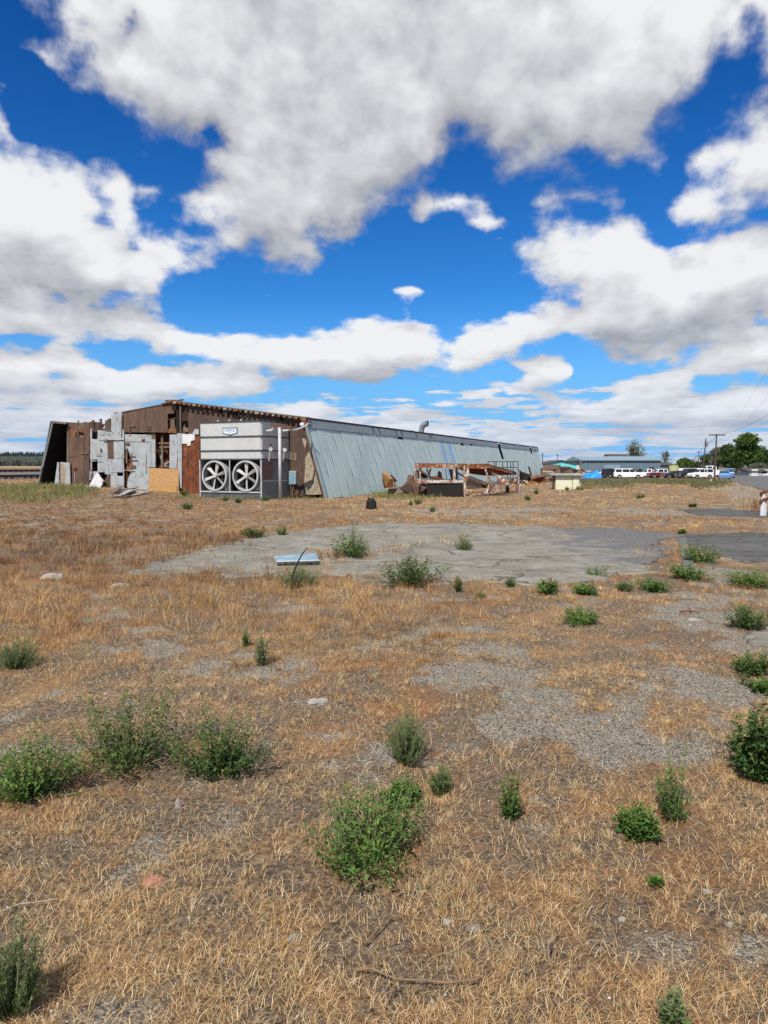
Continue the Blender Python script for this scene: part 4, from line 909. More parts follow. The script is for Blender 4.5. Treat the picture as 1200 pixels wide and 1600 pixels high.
for k, cx in enumerate((UW*0.248, UW*0.755)):
    cz = (ft+fb)/2
    m = MB(); m.lathe([(fr, -0.10), (fr, 0.30), (fr-0.03, 0.30), (fr-0.05, 0.0), (fr-0.085, -0.10)], 48, (cx, 0, cz), 'y'); fan = m.build('fan_ring', MT['fan'], unit, smooth=False)
    m = MB(); m.lathe([(0.0001, -0.08), (0.10, -0.08), (0.13, -0.03), (0.13, 0.10), (0.0001, 0.10)], 20, (cx, 0, cz), 'y'); m.build('fan_hub', MT['fan'], unit)
    for b_ in range(6):
        t = b_*math.pi/3+(0.52 if k else 0.30)
        u_ = Vector((math.cos(t), 0, math.sin(t))); v_ = Vector((-math.sin(t), 0, math.cos(t))); c = Vector((cx, 0.0, cz))
        m = MB(); r0, r1 = 0.12, fr-0.07
        q = [c+u_*r0+v_*0.05, c+u_*r0-v_*0.05+Vector((0, 0.03, 0)), c+u_*r1-v_*0.085+Vector((0, 0.07, 0)), c+u_*r1+v_*0.085-Vector((0, 0.02, 0))]
        m.prism(q, (0, 0.015, 0)); m.build('fan_blade', MT['fan'], unit)
    m = MB()
    for j in range(1, 5): m.bar((cx-fr+j*fr*0.4, 0.34, fb), (cx-fr+j*fr*0.4, 0.34, ft), 0.03)
    for z_ in (cz-0.2, cz+0.12): m.bar((cx-fr, 0.36, z_), (cx+fr, 0.36, z_), 0.035)
    m.build('fan_guard', MT['unit_trim'], unit)
    m = MB(); m.box(cx+fr*0.2, cx+fr*0.6, 0.5, 0.8, fb+0.02, fb+0.35); m.build('fan_motor', MT['unit_base'], unit, bevel=0.02)
# maker's plate: shield outline with lettering
lx, lz0 = ub(348.3, 668.5); lx2, lz1 = ub(371.5, 677.0); lx -= xl_; lx2 -= xl_
cxp = (lx+lx2)/2; dzp = (ub(360, 680.5)[1])
m = MB(); m.prism([(lx, -0.02, lz0), (lx2, -0.02, lz0), (lx2, -0.02, lz1), (cxp, -0.02, dzp), (lx, -0.02, lz1)], (0, -0.012, 0)); plate = m.build('maker_plate', MT['unit_trim'], unit)
i_ = 0.045
m = MB(); m.prism([(lx+i_, -0.034, lz0-i_), (lx2-i_, -0.034, lz0-i_), (lx2-i_, -0.034, lz1+0.02), (cxp, -0.034, dzp+i_), (lx+i_, -0.034, lz1+0.02)], (0, -0.004, 0)); m.build('plate_face', mat('pale_plate_face', (0.62,0.72,0.80), (0.56,0.66,0.76), 3.0, 0.4), plate)
def text(body, size, loc, rot, mt_, parent, name='lettering'):
    cu = bpy.data.curves.new(name, 'FONT'); cu.body = body; cu.size = size; cu.align_x = 'CENTER'; cu.align_y = 'CENTER'; cu.extrude = 0.003
    o = link(bpy.data.objects.new(name, cu)); dg_ = bpy.context.evaluated_depsgraph_get(); me = bpy.data.meshes.new_from_object(o.evaluated_get(dg_)); bpy.data.objects.remove(o)
    me.materials.append(mt_); o = link(bpy.data.objects.new(name, me)); o.parent = parent; o.location = loc; o.rotation_euler = rot; return o
text('EVAPCO', 0.155, (cxp, -0.043, lz0-0.14), (R(90), 0, 0), mat('plate_lettering', (0.10,0.17,0.30), None, 3, 0.5), plate)
m = MB(); m.box(cxp-0.012, cxp+0.012, -0.044, -0.038, dzp+0.07, dzp+0.17); m.build('plate_mark', MT['unit_trim'], plate)
# side face details: pale patch, red panel, hatch
def us(px, py):          # point on the right side plane, local y and z
    d = pix_dir(px, py); o = Vector((0, 0, CAMZ))-BO; t = (xr_-o.dot(eX))/d.dot(eX); p = o+d*t; return p.dot(eY)-uy, p.z
ya, za = us(410, 722); yb, zb = us(426, 748)
m = MB(); m.box(UW+0.002, UW+0.02, max(ya, 0.08), yb, zb, za); m.build('side_hatch', MT['reddish'], unit, bevel=0.005)
ya, za = us(428, 722); yb, zb = us(450, 748)
m = MB(); m.box(UW+0.002, UW+0.02, ya, min(yb, dep-0.06), zb, za); m.build('side_hatch', MT['unit_base'], unit, bevel=0.005)
m = MB(); m.box(UW, UW+0.02, 0.0, dep, us(430, 751)[1]-0.02, us(430, 751)[1]+0.02); m.build('flange', MT['unit'], unit)
for x_ in (0.9, 1.6, 2.3): 
    m = MB(); m.tube([(x_, 0.3, zt), (x_, 0.3, zt+0.1)], 0.05, 8); m.build('lifting_eye', MT['fan'], unit)
m = MB()
for j in range(9):
    for z_ in (z1+0.06, z2+0.06, z3+0.06, zt-0.1): m.box(0.15+j*(UW-0.3)/8-0.012, 0.15+j*(UW-0.3)/8+0.012, -0.022, -0.01, z_-0.012, z_+0.012)
m.build('rivets', MT['unit_trim'], unit)

# ------------------------------------------------------------------ pipe stand in front of the unit's side
pb_ = px_ground(438, 781.5); s_ = pb_.y/F
stand = thing('pipe_stand', 'white upright pipe with rusty crosspiece standing at the cooling unit\'s side', 'pipe stand', pb_)
zp = at_y(438, 668, pb_.y).z
m = MB(); m.tube([(0, 0, -0.1), (0, 0, zp)], 0.075, 16); m.build('pipe', MT['pipe'], stand, smooth=True)
m = MB(); m.bar((-0.42, 0, at_y(425, 664, pb_.y).z), (0.58, 0, at_y(455, 668, pb_.y).z), 0.13, 0.10); m.build('crosspiece', MT['rust_only'], stand, jit=0.008)
for sx_, px in ((-1, 423), (1, 448)):
    xx = (px-438)*s_
    m = MB(); m.tube([(xx-0.16, -0.02, zp-0.16), (xx+0.10, -0.02, zp-0.14)], 0.055, 10); m.tube([(xx+0.10, 0, zp-0.14), (xx+0.14, 0, zp-0.02)], 0.04, 8); m.build('pipe_elbow', MT['pipe'], stand, smooth=False)
m = MB(); m.tube([(0.45, 0, zp-0.12), (0.75, 0.3, zp-0.10), (1.15, 0.9, zp+0.12), (1.25, 1.0, zp+0.25)], 0.045, 8); m.build('side_pipe', MT['pipe'], stand)
for px, py in ((423, 702), (445, 703)):
    q = at_y(px, py, pb_.y+0.12)-pb_
    v = MB(); v.lathe([(0.0001, -0.06), (0.10, -0.06), (0.10, 0.02), (0.05, 0.05), (0.0001, 0.05)], 14, q, 'y'); vo = v.build('valve', MT['fan'], stand)
    v = MB(); v.tube([q+Vector((0, 0, 0.05)), q+Vector((0, 0, 0.28))], 0.025, 8); v.lathe([(0.05, -0.012), (0.10, -0.012), (0.10, 0.012), (0.05, 0.012)], 14, q+Vector((0, 0, 0.26)), 'z'); v.build('valve_wheel', MT['rust_only'], vo)
    v = MB(); v.tube([q+Vector((-0.02, 0, -0.05)), q+Vector((-0.10, 0.02, -0.55))], 0.028, 8); v.build('drain_pipe', MT['fan'], vo)
    v = MB(); v.tube([q+Vector((0.08, 0, 0.0)), q+Vector((0.2, 0.05, -0.1)), q+Vector((0.22, 0.05, -0.3))], 0.03, 8); v.build('valve_body', MT['unit_trim'], vo)
lamp = thing('corner_flood_lamp', 'small white floodlight under the eave corner of the derelict shed', 'lamp', blw(*c2(925, 258), -0.5))
m = MB(); m.lathe([(0.0001, -0.10), (0.09, -0.12), (0.13, 0.04), (0.10, 0.10), (0.0001, 0.11)], 12, (0, 0, 0), 'x'); m.build('lamp_body', MT['white'], lamp)
m = MB(); m.tube([(0.05, 0, -0.02), (0.3, 0.25, 0.05), (0.4, 0.5, 0.02)], 0.025, 6); m.build('lamp_arm', MT['wood'], lamp)
# wall-hung metal cabinet between unit and sloping side
q = blw(*c2(858, 706), -0.12)
cab = thing('meter_cabinet', 'pale blue-grey metal box hung on the brown wall right of the cooling unit', 'cabinet', q, -BA)
hh_ = bl(*c2(858, 604), -0.12)[1]-q.z; ww_ = abs(bl(*c2(885, 700), -0.12)[0]-bl(*c2(832, 700), -0.12)[0])
m = MB(); m.box(-ww_/2, ww_/2, -0.12, 0.1, 0, hh_); m.build('cabinet_body', MT['greysheet'], cab, bevel=0.015)
m = MB(); m.box(-ww_/2+0.03, ww_/2-0.03, -0.14, -0.118, 0.04, hh_-0.04); m.build('cabinet_door', MT['lightblue'], cab, bevel=0.006)
m = MB(); m.tube([(-0.05, 0, 0), (-0.05, 0, -q.z)], 0.03, 8); m.tube([(0.05, 0, 0), (-0.12, 0, -q.z)], 0.02, 6); m.build('conduit', MT['wood'], cab)

# ------------------------------------------------------------------ loose sheets and boards at the foot of the gable
def lean(name, label, cat, pts, cv, yl0, yl1, mt_, th=0.03, parts=None, jag=0.02):
    """a sheet whose top rests back against the wall: yl0 at its foot, yl1 at its top"""
    P_ = [cv(*p) for p in pts]; ys = [p[1] for p in P_]; lo, hi = max(ys), min(ys)
    W_ = []
    for px, py in P_:
        yl = yl0+(yl1-yl0)*((lo-py)/(lo-hi)); x, z = bl(px, py, yl); W_.append((x, yl, z))
    o0 = Vector((sum(p[0] for p in W_)/len(W_), yl0, max(min(p[2] for p in W_), 0)))
    t = thing(name, label, cat, BO+eX*o0.x+eY*o0.y+Vector((0, 0, o0.z)), -BA)
    m = MB(); m.prism([Vector(p)-o0 for p in W_], (0, -th, 0)); m.build(parts or 'board', mt_, t)
    return t
t = lean('particle_board', 'tan particle board sheet propped over the lower doorway of the gable', 'board', [(917,812),(1148,812),(1148,615),(918,605)], c1, -0.3, -0.06, MT['osb'])
m = MB(); x0_ = bl(*c1(920, 812), -0.3)[0]; x1_ = bl(*c1(1146, 812), -0.3)[0]; hw = (x1_-x0_)/2
m.box(-hw, hw, -0.05, -0.032, 0.02, 0.55); m.build('lower_strip', mat('honey_board', (0.50,0.30,0.11), (0.40,0.22,0.08), 5.0, 0.8, c3=(0.30,0.18,0.08), s3=6), t)
lean('bent_roofing_sheet', 'crumpled white metal sheet leaning at the foot of the patched wall', 'metal sheet', [(435,768),(530,775),(560,715),(540,680),(515,640),(498,655)], c1, -0.7, -0.1, MT['whitesheet'], jag=0.03)
lean('small_white_sheet', 'small flat white scrap lying left of the leaning white sheet', 'scrap', [(400,765),(440,768),(440,742),(415,742)], c1, -0.9, -0.6, MT['whitesheet'])
lean('bent_grey_scrap', 'bent grey scrap propped in the torn corner between grey sheets', 'scrap', [(545,720),(570,712),(552,685),(535,682)], c1, -0.5, -0.15, MT['wood'])
pile = [((600,835),(735,842)),((615,825),(760,815)),((640,812),(815,800)),((625,840),(700,800)),((690,830),(812,790)),((650,790),(800,798)),((705,845),(780,820))]
lb = ['lowest', 'long warped', 'topmost', 'short crossed', 'slanting', 'thin rearmost', 'short front']
for k, (a, b) in enumerate(pile):
    A_ = px_ground(*c1(*a)); B_ = px_ground(*c1(*b)); z0 = 0.06+0.07*(k % 4); A_.z += z0; B_.z += z0+0.08
    t = thing('salvaged_board', '%s grey board in the heap of boards below the patched wall' % lb[k], 'board', A_, 0, 'boards heaped below the gable wall')
    m = MB(); m.bar((0, 0, 0), B_-A_, 0.26, 0.035); m.build('plank', MT['wood'] if k % 2 else MT['greysheet'], t, jit=0.012)
for a, b, l_ in (((770,832),(935,800), 'long pale plank lying right of the grey board heap'), ((812,800),(900,812), 'short white plank lying across the pale plank by the heap'), ((640,782),(700,790), 'thin white lath sticking out above the grey board heap')):
    A_ = px_ground(*c1(*a)); B_ = px_ground(*c1(*b)); A_.z += 0.05; B_.z += 0.12
    t = thing('pale_plank', l_, 'board', A_); m = MB(); m.bar((0, 0, 0), B_-A_, 0.16, 0.04); m.build('plank', MT['whitesheet'], t, jit=0.01)

# ------------------------------------------------------------------ rusty steel frame beside the shed
def w4(x, y, Y): return at_y(640+x/6.667, 715+y/6.667, Y)    # close-up coordinates and a depth
D0, D1, D2 = 36.0, 36.8, 43.0
fo = px_ground(725, 778)
rf = thing('rusty_steel_frame', 'long rusty steel frame with peeling white paint and a black tank skirt beside the shed', 'steel frame', (fo.x, fo.y, 0))
def fr_(m, a, b, w, h=None): m.bar(a-Vector((fo.x, fo.y, 0)), b-Vector((fo.x, fo.y, 0)), w, h)
RW, RS = MT['rust_white'], MT['rust']
def member(name, a, b, w, mt_, h=None):
    m = MB(); n = 5; pts = [a.lerp(b, i/n)+Vector((random.uniform(-.01, .01),)*3) for i in range(n+1)]
    for i in range(n): fr_(m, pts[i], pts[i+1], w*0.78, h*0.85 if h else None)
    return m.build(name, mt_, rf)
back = Vector((0.35, 1.9, 0))
for off in (Vector((0, 0, 0)), back):
    member('top_rail', w4(55, 85, D0)+off, w4(460, 88, D0)+off, 0.10, RS, 0.24)
    member('bottom_rail', w4(55, 250, D0)+off, w4(570, 245, D0)+off, 0.10, RW, 0.18)
    member('post', w4(65, 70, D0)+off, w4(62, 262, D0)+off, 0.11, RW)
    member('post', w4(462, 80, D0)+off, w4(465, 250, D0)+off, 0.11, RW)
for a, b in (((230,105),(180,225)), ((180,110),(205,200)), ((205,120),(215,215))): member('brace', w4(*a, D0+0.9), w4(*b, D0+0.9), 0.07, RW)
m = MB(); A_, B_ = w4(55, 66, D0), w4(800, 72, D1)
m.prism([p-Vector((fo.x, fo.y, 0)) for p in (A_, B_, B_+back*0.9, A_+back)], (0, 0, 0.04)); m.build('deck', MT['rust_only'], rf)
member('top_rail', w4(460, 88, D0), w4(800, 90, D1), 0.10, MT['rust'], 0.30)
m = MB()
for k in range(16):
    t = k/15; a = w4(800, 88, D1).lerp(w4(1100, 168, D2), t); m.bar(a-Vector((fo.x, fo.y, 0))+Vector((0, -.05, -.02)), a-Vector((fo.x, fo.y, 0))+back*0.8, 0.22, 0.10)
m.build('sloping_deck', MT['rust'], rf, jit=0.02)
member('sloping_rail', w4(800, 80, D1), w4(1105, 165, D2), 0.12, MT['rust'], 0.22)
m = MB(); A_, B_, C_ = w4(480, 105, D1+1), w4(790, 105, D1+1.0), w4(1100, 178, D2+0.5); D_, E_ = w4(800, 190, D1+2), w4(640, 170, D1+1.5)
m.prism([p-Vector((fo.x, fo.y, 0)) for p in (A_, B_, C_, D_, E_)], (0, 0.25, 0.02)); m.build('underside_plate', MT['rust_only'], rf)
member('post', w4(572, 85, D0), w4(575, 415, D0), 0.12, RW); member('brace', w4(615, 100, D0), w4(580, 250, D0), 0.15, RW); member('brace', w4(578, 250, D0+.1), w4(610, 380, D0+.1), 0.09, RW)
member('leg', w4(790, 120, D1), w4(830, 270, D1), 0.12, RW); member('leg', w4(830, 270, D1), w4(800, 375, D1), 0.11, RW)
member('brace', w4(800, 125, D1+1), w4(925, 195, D1+1), 0.12, RW); member('leg', w4(1030, 270, D1+2), w4(1050, 360, D1+2), 0.14, RW)
member('leg', w4(1105, 220, D1+3), w4(1065, 300, D1+3), 0.13, RW); member('brace', w4(920, 200, D1+2), w4(1040, 280, D1+2), 0.22, RW)
member('sill', w4(600, 410, D0), w4(800, 365, D1), 0.16, RW, 0.10); member('sill', w4(830, 285, D1), w4(990, 275, D1+1.5), 0.09, RW)
m = MB(); q = [w4(180, 272, D0+.03), w4(562, 272, D0+.03), w4(562, 412, D0+.03), w4(180, 405, D0+.03)]
m.prism([p-Vector((fo.x, fo.y, 0)) for p in q], (0.1, 1.7, 0)); m.build('tank_skirt', MT['black'], rf)
for k in range(12):
    t = k/11; a = w4(850+t*150, 282, D1+0.2+t); b = w4(840+t*150, 368, D1+0.2+t); mm = MB(); mm.bar(a-Vector((fo.x, fo.y, 0)), b-Vector((fo.x, fo.y, 0)), 0.045); mm.build('grille_bar', RW if k % 3 else MT['wood_pale'], rf)
m = MB(); q = [w4(900, 270, D1+1.3), w4(925, 195, D1+1.3), w4(965, 200, D1+1.3), w4(1030, 270, D1+1.3), w4(1000, 290, D1+1.3)]
m.prism([p-Vector((fo.x, fo.y, 0)) for p in q], (0, 0.1, 0)); m.build('gusset_plate', RW, rf, jit=0.01)
m = MB(); q = [w4(980, 295, D1+1.6), w4(1035, 290, D1+1.6), w4(1035, 365, D1+1.6), w4(985, 365, D1+1.6)]
m.prism([p-Vector((fo.x, fo.y, 0)) for p in q], (0, 0.3, 0)); m.build('drum', MT['black'], rf)
# dark mesh guard rail standing behind
go_ = w4(970, 190, 42.0); gr = thing('guard_rail_cage', 'dark thin-barred guard rail standing above the far end of the rusty frame', 'railing', (go_.x, go_.y, 0))
gv_ = Vector((go_.x, go_.y, 0))
for y0_, nm_ in ((42, 'top_rail'), (103, 'mid_rail')):
    m = MB(); m.bar(w4(815, y0_, 42)-gv_, w4(1132, y0_, 42)-gv_, 0.045); m.bar(w4(815, y0_, 43.2)-gv_, w4(1132, y0_, 43.2)-gv_, 0.045); m.build(nm_, MT['wire'], gr)
for x_ in (817, 885, 902, 970, 1018, 1052, 1078, 1130):
    m = MB(); m.bar(w4(x_, 42, 42)-gv_, w4(x_, 200, 42)-gv_, 0.04); m.build('upright', MT['wire'], gr)
m = MB(); m.bar(w4(1140, 110, 42.4)-gv_, Vector((w4(1140, 110, 42.4).x, 42.4, 0))-gv_, 0.08); m.build('end_post', MT['white'], gr)
for x_ in (830, 1120):
    m = MB(); a = w4(x_, 200, 42); m.bar(a-gv_, Vector((a.x, a.y, 0))-gv_, 0.08); m.build('leg', MT['rust_only'], gr)

# ------------------------------------------------------------------ fallen sheets and rubble along the side
def scrap(name, label, cat, pts, Y, mt_, depth=(0.1, 0.5, 0.0), part='sheet', group=None, jit=0.02):
    P_ = [at_y(x, y, Y+(0.4*(k % 2))) for k, (x, y) in enumerate(pts)]
    lo = min(P_, key=lambda p: p.z); z0 = min(lo.z, 0.0) if lo.z < 0 else 0
    o = Vector((lo.x, Y, max(lo.z, 0)))
    t = thing(name, label, cat, o, 0, group); m = MB(); m.prism([Vector((p.x, p.y, max(p.z, -0.05)))-o for p in P_], depth); m.build(part, mt_, t, jit=jit); return t
def s3(x, y): return 470+x/5.714, 640+y/5.714
def s4(x, y): return 630+x/5, 650+y/5
SP = lambda pts, f: [f(*p) for p in pts]
scrap('upright_plywood', 'tan plywood piece standing on edge against the ribbed side', 'board', SP([(725,565),(745,560),(800,620),(830,690),(815,700),(745,700),(733,640)], s3), 37.5, MT['osb'], (0.15, 0.35, 0))
scrap('torn_black_sheet', 'torn black roofing scrap hanging behind the upright plywood piece', 'roofing scrap', SP([(770,590),(800,588),(850,640),(820,650),(835,690),(810,670)], s3), 37.9, MT['black'])
scrap('rotten_roof_panel', 'large rotten brown roof panel slumped left of the rusty frame', 'roof panel', SP([(885,700),(940,655),(960,660),(1090,655),(1120,740),(1090,775),(1000,770),(905,745)], s3), 37.6, MT['brown_dark'], (0.2, 1.2, 0.1))
scrap('curled_tar_sheet', 'curled dark brown sheet standing at the left end of the rusty frame', 'roofing scrap', SP([(935,655),(960,585),(1000,590),(1018,620),(1018,660),(960,670)], s3), 38.2, MT['brown'], (0.1, 0.6, 0))
scrap('low_brown_board', 'low brown board lying in front of the slumped roof panel', 'board', SP([(780,705),(870,700),(905,740),(830,760),(770,745)], s3), 37.0, MT['wood'], (0.1, 0.6, 0.05))
scrap('brown_board_stack', 'stack of rotting brown boards beside the black tank skirt', 'board stack', SP([(70,540),(150,530),(185,560),(185,625),(90,620),(65,580)], s4), 36.6, MT['brown'], (0.1, 0.8, 0.0))
scrap('leaning_dark_panel', 'dark panel leaning on the ribbed side, seen through the left bay of the frame', 'panel', SP([(105,425),(120,410),(175,455),(180,490),(110,490)], s4), 40.0, MT['brown_dark'])
scrap('crumpled_sheet', 'crumpled rusty sheet seen through the middle bay of the frame', 'metal sheet', SP([(200,475),(270,465),(290,440),(300,480),(305,495),(200,492)], s4), 40.5, MT['rust_only'])
scrap('black_stub', 'bent black stub sticking up behind the middle bay of the frame', 'scrap', SP([(268,440),(275,432),(290,438),(282,450),(285,468),(300,480),(272,478)], s4), 39.8, MT['black'], (0.05, 0.15, 0))
scrap('slumped_roof_section', 'dark slumped roof section behind the frame\'s bent legs', 'roof section', SP([(480,535),(495,480),(520,485),(590,520),(640,540),(650,560),(500,575)], s4), 41.5, MT['brown_dark'], (0.3, 1.2, 0.1))
scrap('fallen_side_panel', 'dark fallen panel against the side right of the guard rail', 'panel', SP([(905,415),(920,440),(990,465),(1000,500),(960,525),(905,500)], s4), 60.0, MT['dark'], (0.2, 1.0, 0.1))
scrap('rusted_roof_heap', 'reddish brown heap of roofing at the far foot of the side', 'roofing heap', SP([(985,540),(1000,500),(1050,485),(1100,475),(1115,500),(1100,520),(1040,545)], s4), 62.0, MT['rust_only'], (0.2, 1.6, 0.2), jit=0.08)
scrap('fallen_white_board', 'pale board lying low among the far rubble', 'board', SP([(930,500),(975,505),(985,545),(975,548),(925,512)], s4), 58.0, MT['wood_pale'])
for k, (a, b, Y, l_) in enumerate((((370,415),(390,500),41,'dark strip hanging through the middle bay of the frame'), ((402,430),(470,470),41,'dark timber slanting behind the frame post'), ((980,395),(1005,480),70,'thin dark timber leaning on the far part of the ribbed side'), ((330,415),(340,490),41,'thin cable hanging inside the frame'))):
    A_, B_ = at_y(*s4(*a), Y), at_y(*s4(*b), Y+0.4)
    t = thing('leaning_timber', l_, 'timber', (B_.x, B_.y, 0)); m = MB(); m.bar(A_-Vector((B_.x, B_.y, 0)), B_-Vector((B_.x, B_.y, 0)), (0.22, 0.16, 0.18, 0.03)[k], 0.06); m.build('timber', MT['brown_dark'], t)
# small broken pieces, uncountable
m = MB(); rr_ = random.Random(9)
for k in range(420):
    u = rr_.random(); pxk = 655+u*215; Yk = 37.6+(pxk-650)/165*27+rr_.uniform(-0.9, 0.9) if pxk > 720 else rr_.uniform(37.4, 39)
    x = (pxk-600)/F*Yk; L = rr_.uniform(0.15, 0.9); t = rr_.random()*3.14; z = rr_.uniform(0.02, 0.35+0.35*(pxk > 790))
    c, s = math.cos(t)*L/2, math.sin(t)*L/2; dz = rr_.uniform(-0.2, 0.25)*L
    m.bar((x-c, Yk-s, z-dz), (x+c, Yk+s, z+dz), rr_.uniform(0.05, 0.28), 0.03)
o = m.build('rubble', mat('mixed_rubble', (0.17,0.105,0.065), (0.075,0.05,0.035), 1.4, 0.9, 0.004, c3=(0.42,0.37,0.30), s3=1.9, th3=(0.56,0.60)), jit=0.02)
tag(o, 'broken boards and rubble strewn along the foot of the ribbed side', 'rubble', kind='stuff')
# dark stump in the open grass
q = on_ground(580, 796)
t = thing('burnt_stump', 'black charred stump standing alone in the grass before the ribbed side', 'stump', q)
m = MB(); r_ = 0.19
pr = [(r_*1.1, -0.05), (r_*1.0, 0.15), (r_*0.95, 0.30), (r_*0.6, 0.40), (0.02, 0.42)]
vs = []; n = 14
for r0, h0 in pr:
    for k in range(n): a = 2*math.pi*k/n; w_ = r0*random.uniform(0.85, 1.12); vs.append((w_*math.cos(a), w_*math.sin(a), h0+random.uniform(-.03, .03)))
m.add(vs, [(i*n+k, i*n+(k+1) % n, (i+1)*n+(k+1) % n, (i+1)*n+k) for i in range(4) for k in range(n)]); m.build('stump_body', MT['black'], t)
m = MB(); m.tube([(-0.08, 0.02, 0.3), (-0.1, 0.0, 0.46)], [0.05, 0.02], 6); m.tube([(0.09, -0.02, 0.3), (0.12, 0.0, 0.40)], [0.05, 0.02], 6); m.build('splinters', MT['black'], t)
# ------------------------------------------------------------------ far left: railway, field, wooded hill
ux_ = Vector((0.4035, 0.915, 0))               # the line runs parallel with the shed
def tr_pt(lat, s): return Vector((-30, 56, 0))+ux_*s+Vector((-0.915, 0.4035, 0))*lat
bm_ = mat('railway_ballast', (0.17,0.16,0.155), (0.10,0.095,0.09), 9.0, 0.95, 0.03, c3=(0.27,0.26,0.25), s3=22)
prof = [(-1.0, 0.30), (0.6, 0.62), (10.5, 1.02), (13.0, 1.10), (15.0, 0.85), (17, 0.3)]
m = MB(); vs = []; ss = np.arange(-60, 900, 6.0)
for s in ss:
    for l_, h_ in prof: p = tr_pt(l_, s); vs.append((p.x, p.y, h_))
n = len(prof); m.add(vs, [(i*n+k, i*n+k+1, (i+1)*n+k+1, (i+1)*n+k) for i in range(len(ss)-1) for k in range(n-1)])
o = m.build('ballast_bank', bm_); struct(o)
for lat, z0, l_ in ((0.9, 0.66, 'nearer railway track on the low edge of the ballast bank'), (11.2, 1.05, 'farther railway track along the top of the ballast bank')):
    b_ = tr_pt(lat, 0); t = thing('railway_track', l_, 'railway track', (b_.x, b_.y, z0), 0, 'railway tracks on the ballast bank')
    for g_ in (0.0, 1.435):
        m = MB(); a = tr_pt(lat+g_, -60); b = tr_pt(lat+g_, 880); m.bar(a-b_+Vector((0, 0, 0.16)), b-b_+Vector((0, 0, 0.16)), 0.08, 0.17); m.build('rail', MT['rail'], t)
    m = MB()
    for k in range(160):
        a = tr_pt(lat-0.5, -20+k*0.6); b = tr_pt(lat+1.9, -20+k*0.6); m.bar(a-b_+Vector((0, 0, 0.0)), b-b_+Vector((0, 0, 0.0)), 0.22, 0.16)
    o = m.build('sleepers', MT['brown_dark'], t); o['kind'] = 'stuff'
fm = mat('pale_stubble_field', (0.38,0.29,0.15), (0.30,0.24,0.12), 0.01, 0.95)
m = MB(); m.prism([(-900, 260, 0.5), (-95, 300, 0.5), (100, 1300, 0.5), (-1500, 1300, 0.5)], (0, 0, 0.6)); o = m.build('stubble_field', fm); struct(o)
# low rolling land on the horizon, higher on the left
hm = mat('distant_dark_hill', (0.035,0.045,0.035), (0.05,0.06,0.04), 0.01, 0.95)
n = 160; vs = []; fs = []
def hillh(px): return 2+29*float(sm(np.array(-(px-330.)), 0, 240))*(0.82+0.18*float(vnoise(np.array(px/90.), np.array(0.3))))
for k in range(n+1):
    px = -700+k*(2900)/n; a = math.atan((px-600)/F); D = 1500
    for q, (dd, hf) in enumerate(((0, 0.0), (120, 0.8), (300, 1.0), (700, 0.0))):
        r_ = D+dd; vs.append((math.sin(a)*r_, math.cos(a)*r_, hillh(px)*hf-1))
for k in range(n):
    for q in range(3): fs.append((k*4+q, k*4+4+q, k*4+5+q, k*4+1+q))
m = MB(); m.add(vs, fs); struct(m.build('hills', hm, smooth=True))
# the conifer wood that covers the hill: one mass
rr_ = random.Random(4); m = MB()
for k in range(3800):
    px = rr_.uniform(-340, 330); a = math.atan((px-600)/F); u = rr_.random()**0.8; r_ = 1490+u*320; h0 = hillh(px)*min(1, 0.02+u*1.15)-1
    if hillh(px) < 6: continue
    x, y = math.sin(a)*r_, math.cos(a)*r_; H = rr_.uniform(5, 10.5); w_ = H*rr_.uniform(0.2, 0.32)
    b = len(m.v); m.v += [(x, y, h0+H)]+[(x+w_*math.cos(j*1.257+k), y+w_*math.sin(j*1.257+k), h0+H*0.12) for j in range(5)]+[(x, y, h0)]
    m.f += [(b, b+1+j, b+1+(j+1) % 5) for j in range(5)]+[(b+6, b+1+(j+1) % 5, b+1+j) for j in range(5)]
fo_ = m.build('conifer_wood', mat('far_conifer_green', (0.016,0.022,0.022), (0.035,0.042,0.030), 0.03, 0.95))
tag(fo_, 'dark conifer forest covering the far hill on the left', 'forest', kind='stuff')

# ------------------------------------------------------------------ trees
def crown_mesh(name, blobs, n, leaf, mt_, parent, seed, gap=0.30):
    rg = np.random.default_rng(seed); vols = np.array([b[3]*b[4]*b[5] for b in blobs]); pr = vols**0.8/(vols**0.8).sum()
    ix = rg.choice(len(blobs), n, p=pr); B_ = np.array(blobs)[ix]
    d = rg.standard_normal((n, 3)); d /= np.linalg.norm(d, axis=1)[:, None]; r = rg.random(n)**0.42
    lump = 1+0.28*np.sin(d[:, 0]*7+ix)*np.sin(d[:, 2]*6+ix*1.7)
    p = B_[:, :3]+d*(r*lump)[:, None]*B_[:, 3:6]
    v_ = fbm(p[:, 0]*1.1/leaf*0.35+p[:, 2]*0.6/leaf*0.35, p[:, 1]*1.1/leaf*0.3+p[:, 2]*1.3/leaf*0.35, 3); k = v_ > gap; p = p[k]; v_ = v_[k]; n = len(p)
    a = rg.standard_normal((n, 3)); a /= np.linalg.norm(a, axis=1)[:, None]; b = np.cross(a, rg.standard_normal((n, 3))); b /= np.linalg.norm(b, axis=1)[:, None]
    s = leaf*(0.6+0.8*rg.random(n))[:, None]
    V = np.stack([p-a*s, p+b*s*0.55, p+a*s, p-b*s*0.55], 1).reshape(-1, 3)
    Q = np.arange(n)[:, None]*4+np.array([[0, 1, 2, 3]])
    o = np_mesh(name, V, [Q], mt_, {'tint': np.repeat(np.clip(0.5+1.1*(v_-0.5)+0.25*rg.standard_normal(n), 0, 0.86), 4)}); o.parent = parent; return o
